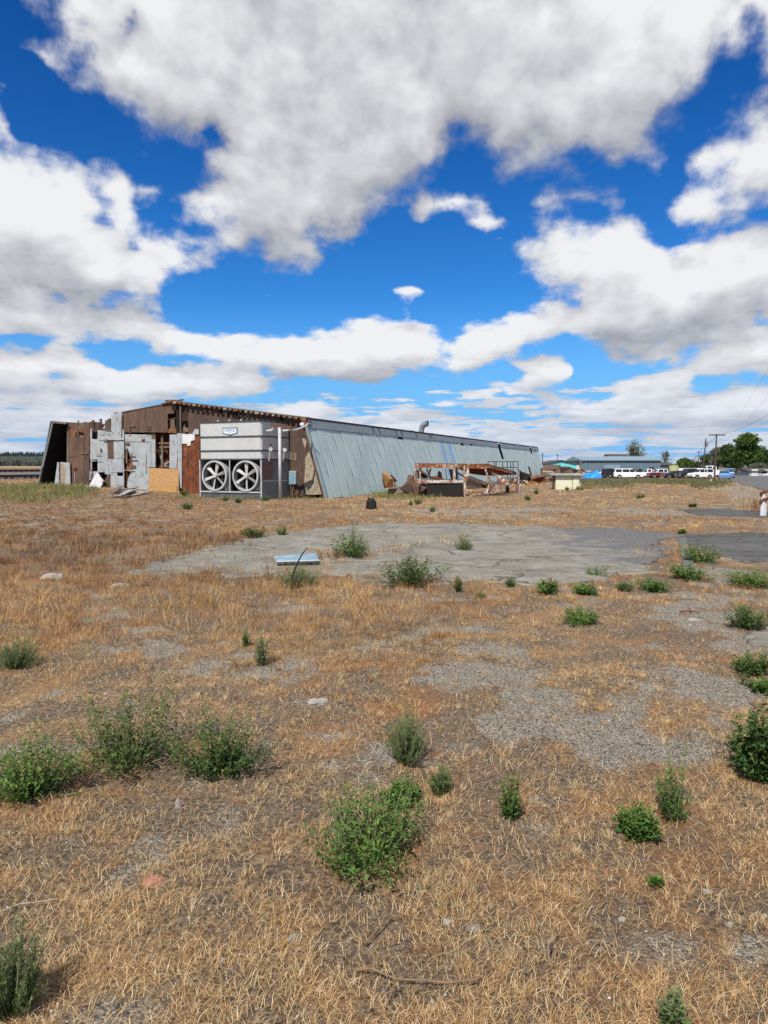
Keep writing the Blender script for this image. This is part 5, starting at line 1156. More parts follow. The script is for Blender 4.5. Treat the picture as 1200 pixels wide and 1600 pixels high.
def tree(px, pbase, ptop, wpx, D, kind, label, mt_, seed, shape=None, nleaf=7000, name='broadleaf_tree', leaf=None, gap=0.33, group='trees along the road'):
    rr = random.Random(seed); x = (px-600)/F*D; z0 = float(gbase(x, D)); H = at_y(px, ptop, D).z-z0; W_ = wpx/F*D/2
    t = thing(name, label, 'tree', (x, D, z0), 0, group)
    bl_ = shape or []
    if not bl_:
        for k in range(11):
            a = rr.uniform(0, 6.28); r = W_*rr.uniform(0.1, 0.62); h = H*rr.uniform(0.34, 0.84)
            f = 1-0.5*max(0, (h/H-0.55))
            bl_.append((r*math.cos(a)*f, r*math.sin(a)*f, h, W_*rr.uniform(.36, .52), W_*rr.uniform(.36, .52), H*rr.uniform(.11, .19)))
        bl_.append((0, 0, H*0.84, W_*0.42, W_*0.42, H*0.15)); bl_.append((0, 0, H*0.5, W_*0.7, W_*0.7, H*0.26))
    crown_mesh('crown', bl_, nleaf, leaf or W_*0.055, mt_, t, seed, gap)
    m = MB(); tw = max(0.12, W_*0.07)
    m.tube([(0, 0, -0.2), (rr.uniform(-.1, .1), 0, H*0.2), (rr.uniform(-.2, .2), 0.1, H*0.45), (0.1, 0, H*0.75)], [tw, tw*0.8, tw*0.5, tw*0.12], 9)
    for b in bl_[:9]:
        h = H*rr.uniform(0.18, 0.35); m.tube([(0, 0, h), (b[0]*0.5, b[1]*0.5, h+(b[2]-h)*0.6), (b[0], b[1], b[2])], [tw*0.4, tw*0.25, tw*0.06], 6)
    m.build('trunk', MT['bark'], t); return t
tree(1168, 748, 677, 62, 175, 0, 'tallest rounded green tree behind the road on the right', MT['crown1'], 31, nleaf=16000)
tree(1191, 748, 700, 40, 172, 0, 'darker green tree at the right edge beside the tallest tree', MT['crown2'], 32, nleaf=9000)
tree(1138, 748, 692, 44, 190, 0, 'dark green tree just left of the tallest tree', MT['crown2'], 33, nleaf=11000)
tree(1120, 746, 698, 34, 200, 0, 'mid-height dull green tree behind the old telegraph pole', MT['crown3'], 34, nleaf=8000)
tree(1103, 744, 708, 26, 210, 0, 'small dark tree between the two nearer poles', MT['crown2'], 35, nleaf=6000)
tree(1150, 748, 708, 30, 186, 0, 'low bushy tree filling the gap under the tall trees', MT['crown2'], 36, nleaf=7000)
tree(1069, 740, 715, 42, 230, 0, 'low wide green tree behind the parked cars', MT['crown1'], 37, nleaf=7000)
tree(1088, 740, 720, 24, 235, 0, 'low dark tree right of the low wide tree', MT['crown2'], 38, nleaf=4000)
tree(991, 742, 685, 44, 190, 0, 'sparse grey-green tree rising behind the blue-grey shed roof', MT['crown3'], 39, nleaf=3600, gap=0.40, leaf=0.20)
tree(1038, 744, 703, 30, 200, 0, 'thin half-bare tree at the right end of the blue-grey shed', MT['crown3'], 40, nleaf=1300, gap=0.44, leaf=0.18)
tree(1183, 750, 722, 34, 168, 0, 'low scrubby tree in front of the trees at the right edge', MT['crown3'], 41, nleaf=5000)
tree(1215, 750, 690, 50, 180, 0, 'green tree mostly beyond the right edge of the view', MT['crown1'], 42, nleaf=8000)

# ------------------------------------------------------------------ far buildings
def gb(name, label, pxl, pxr, pbase, peave, ptop, D, depth, wmt, rmt, rz=0, ridge='front', ribs=0, group=None, over=0.3):
    xl, xr = (pxl-600)/F*D, (pxr-600)/F*D; z0 = float(gbase((xl+xr)/2, D)); he = at_y(pxl, peave, D).z-z0; ht = at_y(pxl, ptop, D).z-z0; w = xr-xl
    t = thing(name, label, 'building', ((xl+xr)/2, D, z0), rz, group)
    m = MB()
    if ridge == 'front':
        m.box(-w/2, w/2, 0, depth, -0.3, he); m.build('wall', wmt, t)
        m = MB(); m.prism([(-w/2-over, -over, he), (-w/2-over, depth/2, ht), (-w/2-over, depth+over, he), (-w/2-over, depth+over, he-0.15), (-w/2-over, -over, he-0.15)], (w+2*over, 0, 0)); m.build('roof', rmt, t)
    else:
        m.prism([(-w/2, 0, -0.3), (w/2, 0, -0.3), (w/2, 0, he), (0, 0, ht-0.1), (-w/2, 0, he)], (0, depth, 0)); m.build('wall', wmt, t)
        for s_ in (-1, 1):
            m = MB(); m.prism([(0, -over, ht), (s_*(w/2+over), -over, he-0.1), (s_*(w/2+over), -over, he+0.06), (0, -over, ht+0.16)], (0, depth+2*over, 0)); m.build('roof', rmt, t)
    return t, w, he, ht
t, w, he, ht = gb('metal_warehouse', 'long blue-grey ribbed metal building with pale roof behind the parked cars', 908, 1031, 740, 718.5, 712.5, 150, 12, MT['bluegrey'], MT['bluegrey_roof'])
m = MB()
for k in range(56): m.box(-w/2+0.15+k*(w-0.3)/55-0.04, -w/2+0.15+k*(w-0.3)/55+0.04, -0.05, -0.002, 0, he-0.2)
o = m.build('wall_ribs', MT['bluegrey_roof'], t); o['kind'] = 'stuff'
m = MB(); m.box(-w/2-0.3, w/2+0.3, -0.42, -0.31, he-0.18, he+0.03); m.build('gutter', MT['bluegrey_roof'], t)
m = MB(); m.box(w/2-2.4, w/2-1.4, -0.06, -0.01, 0, 2.1); m.build('door', MT['cardark'], t)
m = MB(); m.box(-w/2+5, -w/2+8.4, -0.06, -0.01, 0, 2.6); m.build('roller_door', MT['bluegrey_roof'], t)
gb('brown_roofed_building', 'low building whose dark roof shows above the blue-grey warehouse', 955, 985, 738, 716, 709, 172, 8, MT['brown'], MT['roofdark'])
t, w, he, ht = gb('turquoise_building', 'turquoise walled building with dark shallow gable roof beyond the shed', 848, 904, 740, 725.5, 720, 135, 9, MT['turq'], MT['roofdark'], ridge='gable')
m = MB(); m.box(-w/2-0.02, -w/2+3.4, -0.25, -0.02, 0, he-0.1); m.build('lean_to_wall', MT['wood'], t)
m = MB(); m.box(w/2-0.5, w/2+0.02, -0.12, -0.02, 0, he); m.build('corner_trim', MT['white'], t)
m = MB(); m.box(-0.8, 0.6, -0.08, -0.02, 0.9, 1.9); fw = m.build('window', MT['white'], t); m = MB(); m.box(-0.7, 0.5, -0.10, -0.082, 1.0, 1.8); m.build('pane', MT['glass'], fw)
t, w, he, ht = gb('grey_outbuilding', 'plain grey outbuilding between the blue-grey warehouse and the yellow bin', 1031, 1050, 742, 726, 722, 152, 7, MT['bluegrey'], MT['roofdark'])
m = MB(); m.box(-0.6, 0.5, -0.06, -0.01, 0, 1.9); m.build('door', MT['roofdark'], t)
t, w, he, ht = gb('long_white_building', 'long low white building behind the line of parked cars', 1057, 1104, 742, 734, 731.5, 165, 7, MT['white'], MT['white'])
m = MB(); m.box(-w/2+1, w/2-1, -0.05, -0.01, 0.6, 1.35); m.build('window_band', MT['glass'], t)
t, w, he, ht = gb('grey_cottage', 'pale grey cottage at the right edge beyond the road', 1170, 1215, 747, 736, 731, 160, 7, MT['greysheet'], MT['roofdark'])
m = MB(); m.box(-w/2+0.5, -w/2+2.0, -0.05, -0.01, 0, 1.6); m.build('garage_door', MT['white'], t); m = MB(); m.box(-0.4, 0.6, -0.05, -0.01, 0.6, 1.4); m.build('window', MT['glass'], t)
m = MB(); m.box(w/2-3.5, w/2-0.2, -0.05, -0.01, 0.1, 1.55); m.build('wall_panel', MT['white'], t)
# pale low walls by the road
x0_, x1_ = (1118-600)/F*168, (1130-600)/F*168
t = thing('block_wall', 'low grey wall beside the road between poles and blue car', 'wall', (x0_, 168, -0.72)); m = MB(); m.box(0, x1_-x0_, 0, 0.3, -0.2, 1.3); m.build('wall_body', MT['greysheet'], t); m = MB(); m.box(-0.05, x1_-x0_+.05, -0.05, 0.35, 1.302, 1.4); m.build('coping', MT['greysheet2'], t)
# yellow bin
D = 145; x = (1052-600)/F*D
t = thing('yellow_bin', 'tall faded yellow bin behind the maroon pickup', 'bin', (x, D, float(gbase(x, D)))); m = MB(); H = at_y(1052, 722, D).z
m.lathe([(0.0001, 0), (0.75, 0), (0.95, H*0.55), (0.98, H-0.15), (0.9, H-0.1), (0.0001, H-0.12)], 20); m.build('bin_body', MT['yellow'], t, jit=0.03); m = MB(); m.lathe([(0.0001, H-0.08), (1.0, H-0.08), (1.0, H), (0.0001, H+0.04)], 20); m.build('lid', MT['yellow'], t)

# small cream pump house with flat roof
q = px_ground(868, 765); D = q.y; k_ = D/F
t = thing('pump_house', 'small cream block hut with flat slab roof past the end of the shed', 'hut', (q.x, q.y, 0), R(-6))
Hh = at_y(870, 743, D).z; W1 = 36*k_
m = MB(); m.box(0, W1, 0, 1.5, -0.1, Hh); m.build('wall', MT['cream'], t)
m = MB(); m.box(-0.02, -0.003, 0.02, 1.48, -0.1, Hh-0.003); m.build('side_wall', MT['wood'], t)
m = MB(); m.box(-0.4, W1+0.25, -0.25, 1.7, Hh+0.003, Hh+0.12); m.build('roof_slab', MT['greysheet2'], t, bevel=0.01, jit=0.01)
m = MB(); m.box(W1*0.70, W1*0.70+0.03, -0.02, -0.003, 0, Hh-0.01); m.build('door_joint', MT['wood'], t)
m = MB(); m.box(W1*0.75, W1-0.08, -0.035, -0.004, 0.04, Hh-0.08); m.build('door', MT['cream'], t)
m = MB(); m.box(-0.12, -0.04, 0.1, 0.2, -0.1, Hh); m.build('roof_post', MT['wood'], t)
q2 = px_ground(906, 765); t = thing('marker_post', 'thin pale post at the right side of the cream hut', 'post', (q2.x, q2.y, gz(q2.x, q2.y))); m = MB(); m.tube([(0, 0, -.1), (0.02, 0, at_y(906, 743, q2.y).z)], 0.05, 8); m.build('post', MT['white'], t)
# things lying between the shed's far end and the hut
for k, (pts, Y, mt_, l_, nm_) in enumerate((
    ([(848,733),(876,733),(878,744),(848,745)], 82, 'brown', 'stack of dark crates beyond the far end of the shed', 'crate_stack'),
    ([(876,730),(893,731),(896,741),(876,741)], 88, 'brown_dark', 'round-topped dark heap behind the cream hut', 'soil_heap'),
    ([(850,738),(866,739),(868,748),(850,750)], 74, 'wood_pale', 'pale timber stack left of the cream hut', 'timber_stack'),
    ([(894,731),(906,736),(908,741),(894,741)], 96, 'wood', 'grey-brown pile just right behind the cream hut', 'timber_stack'),
    ([(909,731),(916,739),(912,742),(907,736)], 100, 'wood_pale', 'pale slanting ramp beside the blue tarp', 'loading_ramp'))):
    scrap(nm_, l_, 'heap', pts, Y, MT[mt_], (0.3, 2.5, 0.2), part='heap_body', jit=0.12)

# ------------------------------------------------------------------ vehicles
def extr(poly, y0, y1):
    m = MB(); m.prism([(x, y0, z) for x, z in poly], (0, y1-y0, 0)); return m
def vehicle(name, label, cat, px, D, length, kind, paint, rz, roofp=None, flip=False, group='cars parked in a row before the blue-grey warehouse'):
    x = (px-600)/F*D; z0 = float(gbase(x, D))
    t = thing(name, label, cat, (x, D, z0), rz, group); t.scale = (-1 if False else 1, 1, 1)
    L = length; w = 0.92; g_ = 0.32
    # profile along x, front at +x
    if kind == 'suv':
        body = [(-L/2, g_+.1), (-L/2, 1.05), (-L/2+.05, 1.12), (L/2-1.25, 1.12), (L/2-.25, 1.02), (L/2, .85), (L/2, g_+.1), (L/2-.3, g_), (-L/2+.3, g_)]
        cab = [(-L/2+.04, 1.10), (-L/2+.22, 1.82), (-L/2+.5, 1.88), (L/2-2.1, 1.88), (L/2-1.95, 1.85), (L/2-1.2, 1.10)]
        wins = [(-L/2+.28, -L/2+1.35), (-L/2+1.48, L/2-2.55+.05), (L/2-2.42, L/2-1.75)]; ct, cb = 1.76, 1.20
    elif kind == 'pickup':
        body = [(-L/2, g_+.2), (-L/2, 1.12), (-L/2+1.9, 1.12), (-L/2+1.95, 1.08), (L/2-1.3, 1.12), (L/2-.2, 1.04), (L/2, .88), (L/2, g_+.1), (L/2-.3, g_), (-L/2+.3, g_+.08)]
        cab = [(-L/2+1.95, 1.06), (-L/2+2.05, 1.70), (-L/2+2.2, 1.78), (L/2-2.05, 1.78), (L/2-1.9, 1.74), (L/2-1.25, 1.10)]
        wins = [(-L/2+2.15, -L/2+2.75), (-L/2+2.88, L/2-1.9)]; ct, cb = 1.68, 1.18
    else:
        body = [(-L/2, g_), (-L/2, .92), (-L/2+.1, .98), (L/2-1.2, .95), (L/2-.2, .80), (L/2, .62), (L/2, g_), (L/2-.3, g_-.05), (-L/2+.3, g_-.05)]
        cab = [(-L/2+.25, .96), (-L/2+.85, 1.38), (-L/2+1.2, 1.45), (L/2-2.2, 1.45), (L/2-1.9, 1.40), (L/2-1.1, .94)]
        wins = [(-L/2+.95, -L/2+1.75), (-L/2+1.88, L/2-2.2)]; ct, cb = 1.34, 1.02
    wr = 0.37 if kind != 'sedan' else 0.32; wxs = (-L/2+.95, L/2-.95)
    m = extr(body, -w, w); b_ = m.build('body', paint, t, bevel=0.05)
    m = MB(); pf = [(x_, -w+.06, z_) for x_, z_ in cab]; top = max(z for _, z in cab)
    vs = [(x_, -(w-.04-.16*(z_-1.0)/(top-1.0)), z_) for x_, z_ in cab]+[(x_, (w-.04-.16*(z_-1.0)/(top-1.0)), z_) for x_, z_ in cab]; n = len(cab)
    m.add(vs, [tuple(range(n)), tuple(range(n, 2*n))[::-1]]+[(i, n+i, n+(i+1) % n, (i+1) % n) for i in range(n)])
    m.build('cabin', roofp or paint, t, bevel=0.03)
    for s_ in (-1, 1):
        for a, b in wins:
            m = MB(); yy = lambda z_: s_*(w-.04-.16*(z_-1.0)/(top-1.0)+0.004)
            sl = 0.0
            q = [(a, yy(cb), cb), (b+(0.28 if b == wins[-1][1] else 0), yy(cb), cb), (b, yy(ct), ct), (a+0.02, yy(ct), ct)]
            m.prism(q, (0, s_*0.012, 0)); m.build('side_window', MT['glass'], t)
        for wx in wxs:
            m = MB(); m.lathe([(0.0001, -0.11), (wr-.03, -0.11), (wr, -0.07), (wr, 0.09), (wr-.03, 0.12), (0.0001, 0.12)], 20, (wx, s_*(w-.09), wr), 'y'); wh = m.build('wheel', MT['tyre'], t)
            m = MB(); m.lathe([(0.0001, -0.01), (wr*.58, -0.01), (wr*.6, 0.012), (0.0001, 0.03)], 16, (wx, s_*(w+.032)-0.01*(s_ < 0), wr), 'y'); m.build('rim', MT['rim'], wh)
            m = MB(); m.lathe([(wr+.01, -0.005), (wr+.07, -0.005), (wr+.07, 0.012), (wr+.01, 0.012)], 20, (wx, s_*(w+0.004), wr), 'y'); m.build('wheel_arch', MT['tyre'], t)
        m = MB(); m.box(L/2-.06, L/2+.012, s_*.62-.16, s_*.62+.16, .66, .82); m.build('headlight', MT['lamp_w'], t)
        m = MB(); m.box(-L/2-.012, -L/2+.05, s_*.74-.10, s_*.74+.10, .72, 1.0 if kind != 'sedan' else .88); m.build('tail_light', MT['lamp_r'], t)
    fx = cab[-1]; rx = cab[-2]
    m = MB(); k1, k2 = 0.12, 0.85
    p0 = (fx[0]+(rx[0]-fx[0])*k1, fx[1]+(rx[1]-fx[1])*k1); p1 = (fx[0]+(rx[0]-fx[0])*k2, fx[1]+(rx[1]-fx[1])*k2)
    m.prism([(p0[0]+.006, -w+.14, p0[1]), (p0[0]+.006, w-.14, p0[1]), (p1[0]+.006, w-.24, p1[1]), (p1[0]+.006, -w+.24, p1[1])], (0.012, 0, 0.008)); m.build('windscreen', MT['glass'], t)
    r0, r1 = cab[0], cab[1]; p0 = (r0[0]+(r1[0]-r0[0])*.2, r0[1]+(r1[1]-r0[1])*.2); p1 = (r0[0]+(r1[0]-r0[0])*.9, r0[1]+(r1[1]-r0[1])*.9)
    m = MB(); m.prism([(p0[0]-.006, -w+.16, p0[1]), (p0[0]-.006, w-.16, p0[1]), (p1[0]-.006, w-.26, p1[1]), (p1[0]-.006, -w+.26, p1[1])], (-0.012, 0, 0.006)); m.build('rear_window', MT['glass'], t)
    m = MB(); m.box(L/2-.05, L/2+.05, -w+.05, w-.05, g_+.05, g_+.22); m.build('bumper', MT['rim'], t); m = MB(); m.box(-L/2-.05, -L/2+.05, -w+.05, w-.05, g_+.05, g_+.22); m.build('bumper', MT['rim'], t)
    if kind == 'pickup':
        m = MB(); m.box(-L/2+.08, -L/2+1.85, -w+.12, w-.12, 1.10, 1.124); m.build('bed', MT['tyre'], t)
    return t
C = MT
vehicle('parked_pickup', 'white crew pickup with dark flank parked left of the white estate', 'pickup', 947, 138, 4.9, 'pickup', C['carwhite'], R(165))
vehicle('parked_off_roader', 'dark small off-roader tucked behind the white crew pickup\'s nose', 'off-roader', 955, 135, 3.6, 'suv', C['cardark'], R(12))
vehicle('parked_estate', 'large white four-wheel-drive estate parked side-on, most prominent of the row', 'SUV', 981, 128, 5.2, 'suv', C['carwhite'], R(-12))
vehicle('parked_pickup', 'white pickup with dark bonnet parked right behind the white estate', 'pickup', 1013, 137, 4.9, 'pickup', C['carwhite'], R(-10))
vehicle('parked_pickup', 'black pickup whose cab shows between two white vehicles', 'pickup', 998, 143, 4.8, 'pickup', C['cardark'], R(178))
vehicle('parked_pickup', 'maroon pickup with a white cab, facing left', 'pickup', 1034, 135, 5.6, 'pickup', C['carred'], R(180), roofp=C['carwhite'])
vehicle('parked_sedan', 'white saloon car between the maroon pickup and the dark estate', 'car', 1063, 140, 4.6, 'sedan', C['carwhite'], R(190))
vehicle('parked_estate', 'dark grey estate parked left of the white jeep-like vehicle', 'SUV', 1073, 131, 4.2, 'suv', C['cardark'], R(195))
vehicle('parked_off_roader', 'white boxy off-roader with dark windows beside the telegraph pole', 'off-roader', 1094, 127, 4.4, 'suv', C['carwhite'], R(188))
vehicle('parked_truck', 'tall white service truck behind the boxy off-roader', 'truck', 1110, 140, 5.6, 'pickup', C['carwhite'], R(175)).scale = (1, 1, 1.35)
vehicle('blue_car', 'bright blue car seen from behind on the road', 'car', 1131, 122, 4.4, 'suv', C['carblue'], R(64), group='cars on the road').scale = (1, 1, 0.86)
vehicle('blue_car', 'paler blue vehicle partly hidden right behind the bright blue car', 'car', 1138, 134, 4.5, 'suv', C['carblue'], R(64), group='cars on the road')
vehicle('parked_pickup', 'dark pickup squeezed between maroon pickup and white saloon', 'pickup', 1054, 133, 4.8, 'sedan', C['cardark'], R(180))
# tarpaulin-covered machine
D = 130; x = (927-600)/F*D
t = thing('covered_machine', 'low machine under a bright blue tarpaulin left of the parked vehicles', 'covered machine', (x, D, float(gbase(x, D))))
rg = np.random.default_rng(12); nu, nv_ = 40, 22; vs = []
for i in range(nu):
    for j in range(nv_):
        u = i/(nu-1)*2-1; v = j/(nv_-1)*2-1; e = max(abs(u), abs(v))
        h = (1-e**6)*(0.95+0.32*math.sin(u*6.0)+0.16*math.sin(v*5+u*9))+0.08*float(vnoise(np.array(u*9+20), np.array(v*9+20))); vs.append((u*1.75*(1+.06*(1-h)), v*1.1, max(0, h)))
m = MB(); m.add(vs, [(i*nv_+j, (i+1)*nv_+j, (i+1)*nv_+j+1, i*nv_+j+1) for i in range(nu-1) for j in range(nv_-1)]); m.build('tarpaulin', MT['tarp'], t, smooth=True)
m = MB(); m.box(-1.4, -0.5, -0.3, 0.5, 1.15, 1.5); m.build('machine_top', MT['greysheet'], t, bevel=0.08)
m = MB(); m.lathe([(0.0001, -.1), (.3, -.1), (.3, .1), (.0001, .1)], 14, (1.5, -1.0, .3), 'y'); m.build('wheel', MT['tyre'], t)

# ------------------------------------------------------------------ poles and wires
def pole(px, ptop, D, rad_, arms, label, name='telegraph_pole', group='poles along the road', lean_=0.0, ins=True, mt_='pole'):
    x = (px-600)/F*D; z0 = float(gbase(x, D)); H = at_y(px, ptop, D).z-z0; t = thing(name, label, 'pole', (x, D, z0), 0, group)
    m = MB(); m.tube([(0, 0, -0.3), (lean_*0.5, 0, H/2), (lean_, 0, H)], [rad_, rad_*0.85, rad_*0.7], 10); m.build('pole', MT[mt_], t)
    for (pw, dz, off) in arms:
        hw = pw/F*D/2; m = MB(); m.bar((lean_-hw+off, -rad_, H-dz), (lean_+hw+off, -rad_, H-dz), 0.09, 0.12); a = m.build('crossarm', MT[mt_], t)
        if ins:
            for q in (-0.92, -0.6, -0.3, 0.3, 0.6, 0.92):
                m = MB(); m.lathe([(0.0001, 0), (0.03, 0), (0.04, 0.05), (0.0001, 0.11)], 8, (lean_+q*hw+off, -rad_, H-dz+0.062), 'z'); m.build('insulator', MT['glass'], a)
    return t, Vector((x+lean_, D, H+z0))
t1, P1 = pole(1115.5, 678, 82, 0.11, [(25, 0.14, 0)], 'nearest dark telegraph pole with one wide crossarm at the end of the parked cars', lean_=0.12)
t2, P2 = pole(1097, 685, 150, 0.16, [(4, 1.1, 0)], 'tall leaning pole with small hardware left of the nearest telegraph pole', lean_=0.5, ins=False)
m = MB(); m.tube([(0.75, -.1, P2.z-1.2), (0.75, -.1, P2.z-0.2)], 0.22, 10); m.build('transformer', MT['rim'], t2)
_, P3 = pole(1090, 705, 230, 0.16, [(10, 0.3, 0)], 'third pole with crossarm, farther off along the road', ins=False)
_, P4 = pole(1086, 711, 300, 0.18, [(6, 0.4, 0)], 'small far pole right of the low wide tree', ins=False)
_, P5 = pole(1083, 714, 360, 0.2, [], 'farthest thin pole above the parked cars', ins=False)
_, P6 = pole(847, 707, 118, 0.10, [], 'bare thin post behind the far end of the ribbed side', group=None, ins=False)
_, P7 = pole(870, 709, 140, 0.07, [(2.5, 0.3, 0), (1.6, 0.9, 0)], 'thin aerial mast on the turquoise building', name='aerial_mast', group=None, ins=False, mt_='wire')
_, P8 = pole(907, 711, 149, 0.08, [(4, 0.4, -0.1)], 'thin mast at the left end of the blue-grey warehouse', name='aerial_mast', group=None, ins=False, mt_='greysheet')
def wire(a, b, sag, label, r_=0.012):
    t = thing('overhead_wire', label, 'wire', a, 0, 'overhead wires'); m = MB(); n = 16; b = b-a
    m.tube([b*(i/n)-Vector((0, 0, sag*4*(i/n)*(1-i/n))) for i in range(n+1)], r_, 5); m.build('wire', MT['wire'], t)
wire(at_y(1245, 622, 30), P1+Vector((0.6, 0, 0)), 0.3, 'dark wire running from the upper right edge down to the nearest pole', 0.009)
wire(P1+Vector((0, 0, 0)), P2+Vector((0, 0, -0.3)), 0.8, 'thin wire sagging between the two nearest poles', 0.02)
wire(P2, P3+Vector((0, 0, 0)), 1.0, 'far wire running on from the tall leaning pole', 0.025)
wire(at_y(1255, 480, 26), P2+Vector((0.2, 0, -0.6)), 2.2, 'faint higher wire crossing the sky at the right edge', 0.004)
wire(at_y(1250, 560, 26), P2+Vector((0.4, 0, -0.9)), 1.6, 'faint lower wire crossing the sky at the right edge', 0.004)
for k, (px, ph, l_) in enumerate(((1154, 9, 'small dark post at the road edge left of the cottage'), (1110, 6, 'short white marker beside the verge where the road bends'))):
    D = (150, 84)[k]; x = (px-600)/F*D; t = thing('roadside_post', l_, 'post', (x, D, float(gbase(x, D)))); m = MB(); m.tube([(0, 0, -.1), (0, 0, ph/F*D)], (0.09, 0.04)[k], 8); m.build('post', MT[('wood', 'white')[k]], t); m = MB(); m.box(-.12*(1-k*.5), .12*(1-k*.5), -.1, -.02, ph/F*D-.25, ph/F*D); m.build('plate', MT[('brickred', 'white')[k]], t)
# gate end at the right edge
q = px_ground(1191, 806); D = q.y; k_ = D/F; t = thing('pipe_barrier', 'white post carrying two rusty bent rails at the right edge of the lot', 'barrier', q)
m = MB(); m.tube([(0, 0, -.1), (0, 0, 36*k_)], 0.075, 12); m.tube([(0.09, 0.02, -.1), (0.09, 0.02, 30*k_)], 0.05, 10); m.build('post', MT['white'], t)
m = MB(); m.tube([(3.2, 0.3, 0), (3.2, 0.3, 38*k_)], 0.075, 12); m.build('post', MT['white'], t)
for zz in (37, 25):
    m = MB(); z_ = zz*k_; m.tube([(-0.07, -0.02, z_-0.12), (-0.09, -0.05, z_-0.02), (0.02, -0.08, z_+0.03), (0.5, -0.05, z_+0.10), (3.2, 0.22, z_+0.05)], 0.05, 10); m.build('rail', MT['rust_only'], t)
# ------------------------------------------------------------------ weeds, each one its own plant
def weed(name, label, px, py, wpx, hpx, kind, seed, lmt, group='green weeds growing on the lot', loc=None, w=None, h=None):
    rg = np.random.default_rng(seed); q0 = px_ground(px, py); q = loc or on_ground(px, py-0.06*hpx-0.33*wpx*min(1, 1.65/q0.y)*(0.5 if kind in ('lanky', 'feathery') else 1))
    D = math.hypot(q.x, q.y); s = q.y/F
    w = w or wpx*s; h = h or hpx*s/math.cos(math.atan((py-728)/F))*1.0
    t = thing(name, label, 'weed', q, 0, group)
    P_ = {'leafy': (60, 32, 0.036, 0.50, 0.9), 'feathery': (80, 40, 0.038, 0.20, 0.55), 'low': (44, 26, 0.040, 0.55, 1.5), 'lanky': (20, 30, 0.038, 0.36, 0.45), 'bushy': (56, 34, 0.042, 0.50, 0.7)}[kind]
    ns, nl, ll, lw, fl = P_; near = D < 8
    dn = min(1.0, 9/D) if D > 9 else 1.0; dn = dn*0.6 if D > 18 else dn; ph_ = rg.random()*6.28; ph2 = rg.random()*6.28; ns = max(8, int(ns*(0.35+0.65*dn)*(1.4 if w > 0.6 else 1.0))); nl = max(6, int(nl*(0.4+0.6*dn))); lm = max(1.0, (D/9)**0.55)
    ll = ll*lm*(0.65 if near and kind != 'bushy' else 1.0)
    if near: nl = int(nl*1.9)
    R_ = w*(0.78 if kind in ('leafy', 'bushy') else 0.56); h = h*(0.85 if kind == 'low' else 1.14); m = MB(); lp, ld, lsz = [], [], []
    for k in range(ns):
        a = rg.random()*6.28; u = rg.random()**0.6; r1 = R_*u*(0.95 if kind != 'lanky' else 0.8)*(1+0.22*math.sin(2*a+ph_)+0.16*math.sin(5*a+ph2))
        hh = h*(1-0.45*u**2)*(0.38+0.42*rg.random()+(0.26 if rg.random() < 0.2 else 0)) if kind != 'low' else h*(0.4+0.6*rg.random())*(1-0.3*u)
        b0 = Vector((math.cos(a)*r1*0.22, math.sin(a)*r1*0.22, -0.01)); tip = Vector((math.cos(a)*r1, math.sin(a)*r1, hh))
        mid = b0.lerp(tip, 0.5)+Vector((math.cos(a), math.sin(a), 0))*r1*(0.12 if kind != 'low' else 0.2)-Vector((0, 0, hh*0.04))
        sr = 0.0022*lm**1.1*(1+h)
        c_ = [(b0*(1-v)*(1-v)+mid*2*v*(1-v)+tip*v*v) for v in (0, .33, .66, 1)]
        m.tube(c_, [sr, sr*.9, sr*.7, sr*.3], 4, caps=False)
        n1 = int(nl*(0.6+0.8*rg.random())*(0.5+0.5*hh/h))
        v = 0.10+0.90*rg.random(n1)**0.85; v = v[:, None]
        pp = np.array(b0)*(1-v)**2+np.array(mid)*2*v*(1-v)+np.array(tip)*v**2
        jt = rg.standard_normal((n1, 3))*0.065*w*(0.5+0.6*(1-v)) if kind in ('leafy', 'bushy', 'low') else rg.standard_normal((n1, 3))*0.022*w
        if kind == 'lanky': jt = rg.standard_normal((n1, 3))*np.maximum(0.035*w*(2.4-2.2*v), 0.004)
        pp = pp+jt; pp[:, 2] = np.maximum(pp[:, 2], 0.01)
        th = rg.random(n1)*6.28; up = (0.15+0.8*rg.random(n1)) if kind != 'feathery' else 0.9+0.9*rg.random(n1)
        dd = np.stack([np.cos(th), np.sin(th), up], 1)+np.array([math.cos(a), math.sin(a), 0])*0.4; dd /= np.linalg.norm(dd, axis=1)[:, None]
        sz = ll*(0.55+0.9*rg.random(n1))*(1.15-0.55*v[:, 0]); lp.append(pp); ld.append(dd); lsz.append(sz)
    m.build('stems', MT['stem'], t)
    p = np.vstack(lp); d = np.vstack(ld); sz = np.concatenate(lsz)[:, None]; n = len(p)
    side = np.cross(d, rg.standard_normal((n, 3))*0.35+np.array([0, 0, 1])); side /= np.linalg.norm(side, axis=1)[:, None]; nm = np.cross(side, d)
    if kind in ('leafy', 'bushy', 'low'):     # broad folded leaf, six corners
        V = np.stack([p, p+d*sz*.35+side*sz*lw*.5+nm*sz*.06, p+d*sz*.75+side*sz*lw*.36+nm*sz*.02, p+d*sz-nm*sz*.12, p+d*sz*.75-side*sz*lw*.36+nm*sz*.02, p+d*sz*.35-side*sz*lw*.5+nm*sz*.06], 1).reshape(-1, 3)
        k = np.arange(n)[:, None]*6; Q = np.vstack([k+np.array([[0, 1, 2, 3]]), k+np.array([[0, 3, 4, 5]])]); nv__ = 6
    else:
        V = np.stack([p, p+d*sz*.5+side*sz*lw*.5, p+d*sz+nm*sz*.1, p+d*sz*.5-side*sz*lw*.5], 1).reshape(-1, 3); Q = np.arange(n)[:, None]*4+np.array([[0, 1, 2, 3]]); nv__ = 4
    cl = fbm(p[:, 0]*9+seed, p[:, 1]*9+p[:, 2]*6, 2)
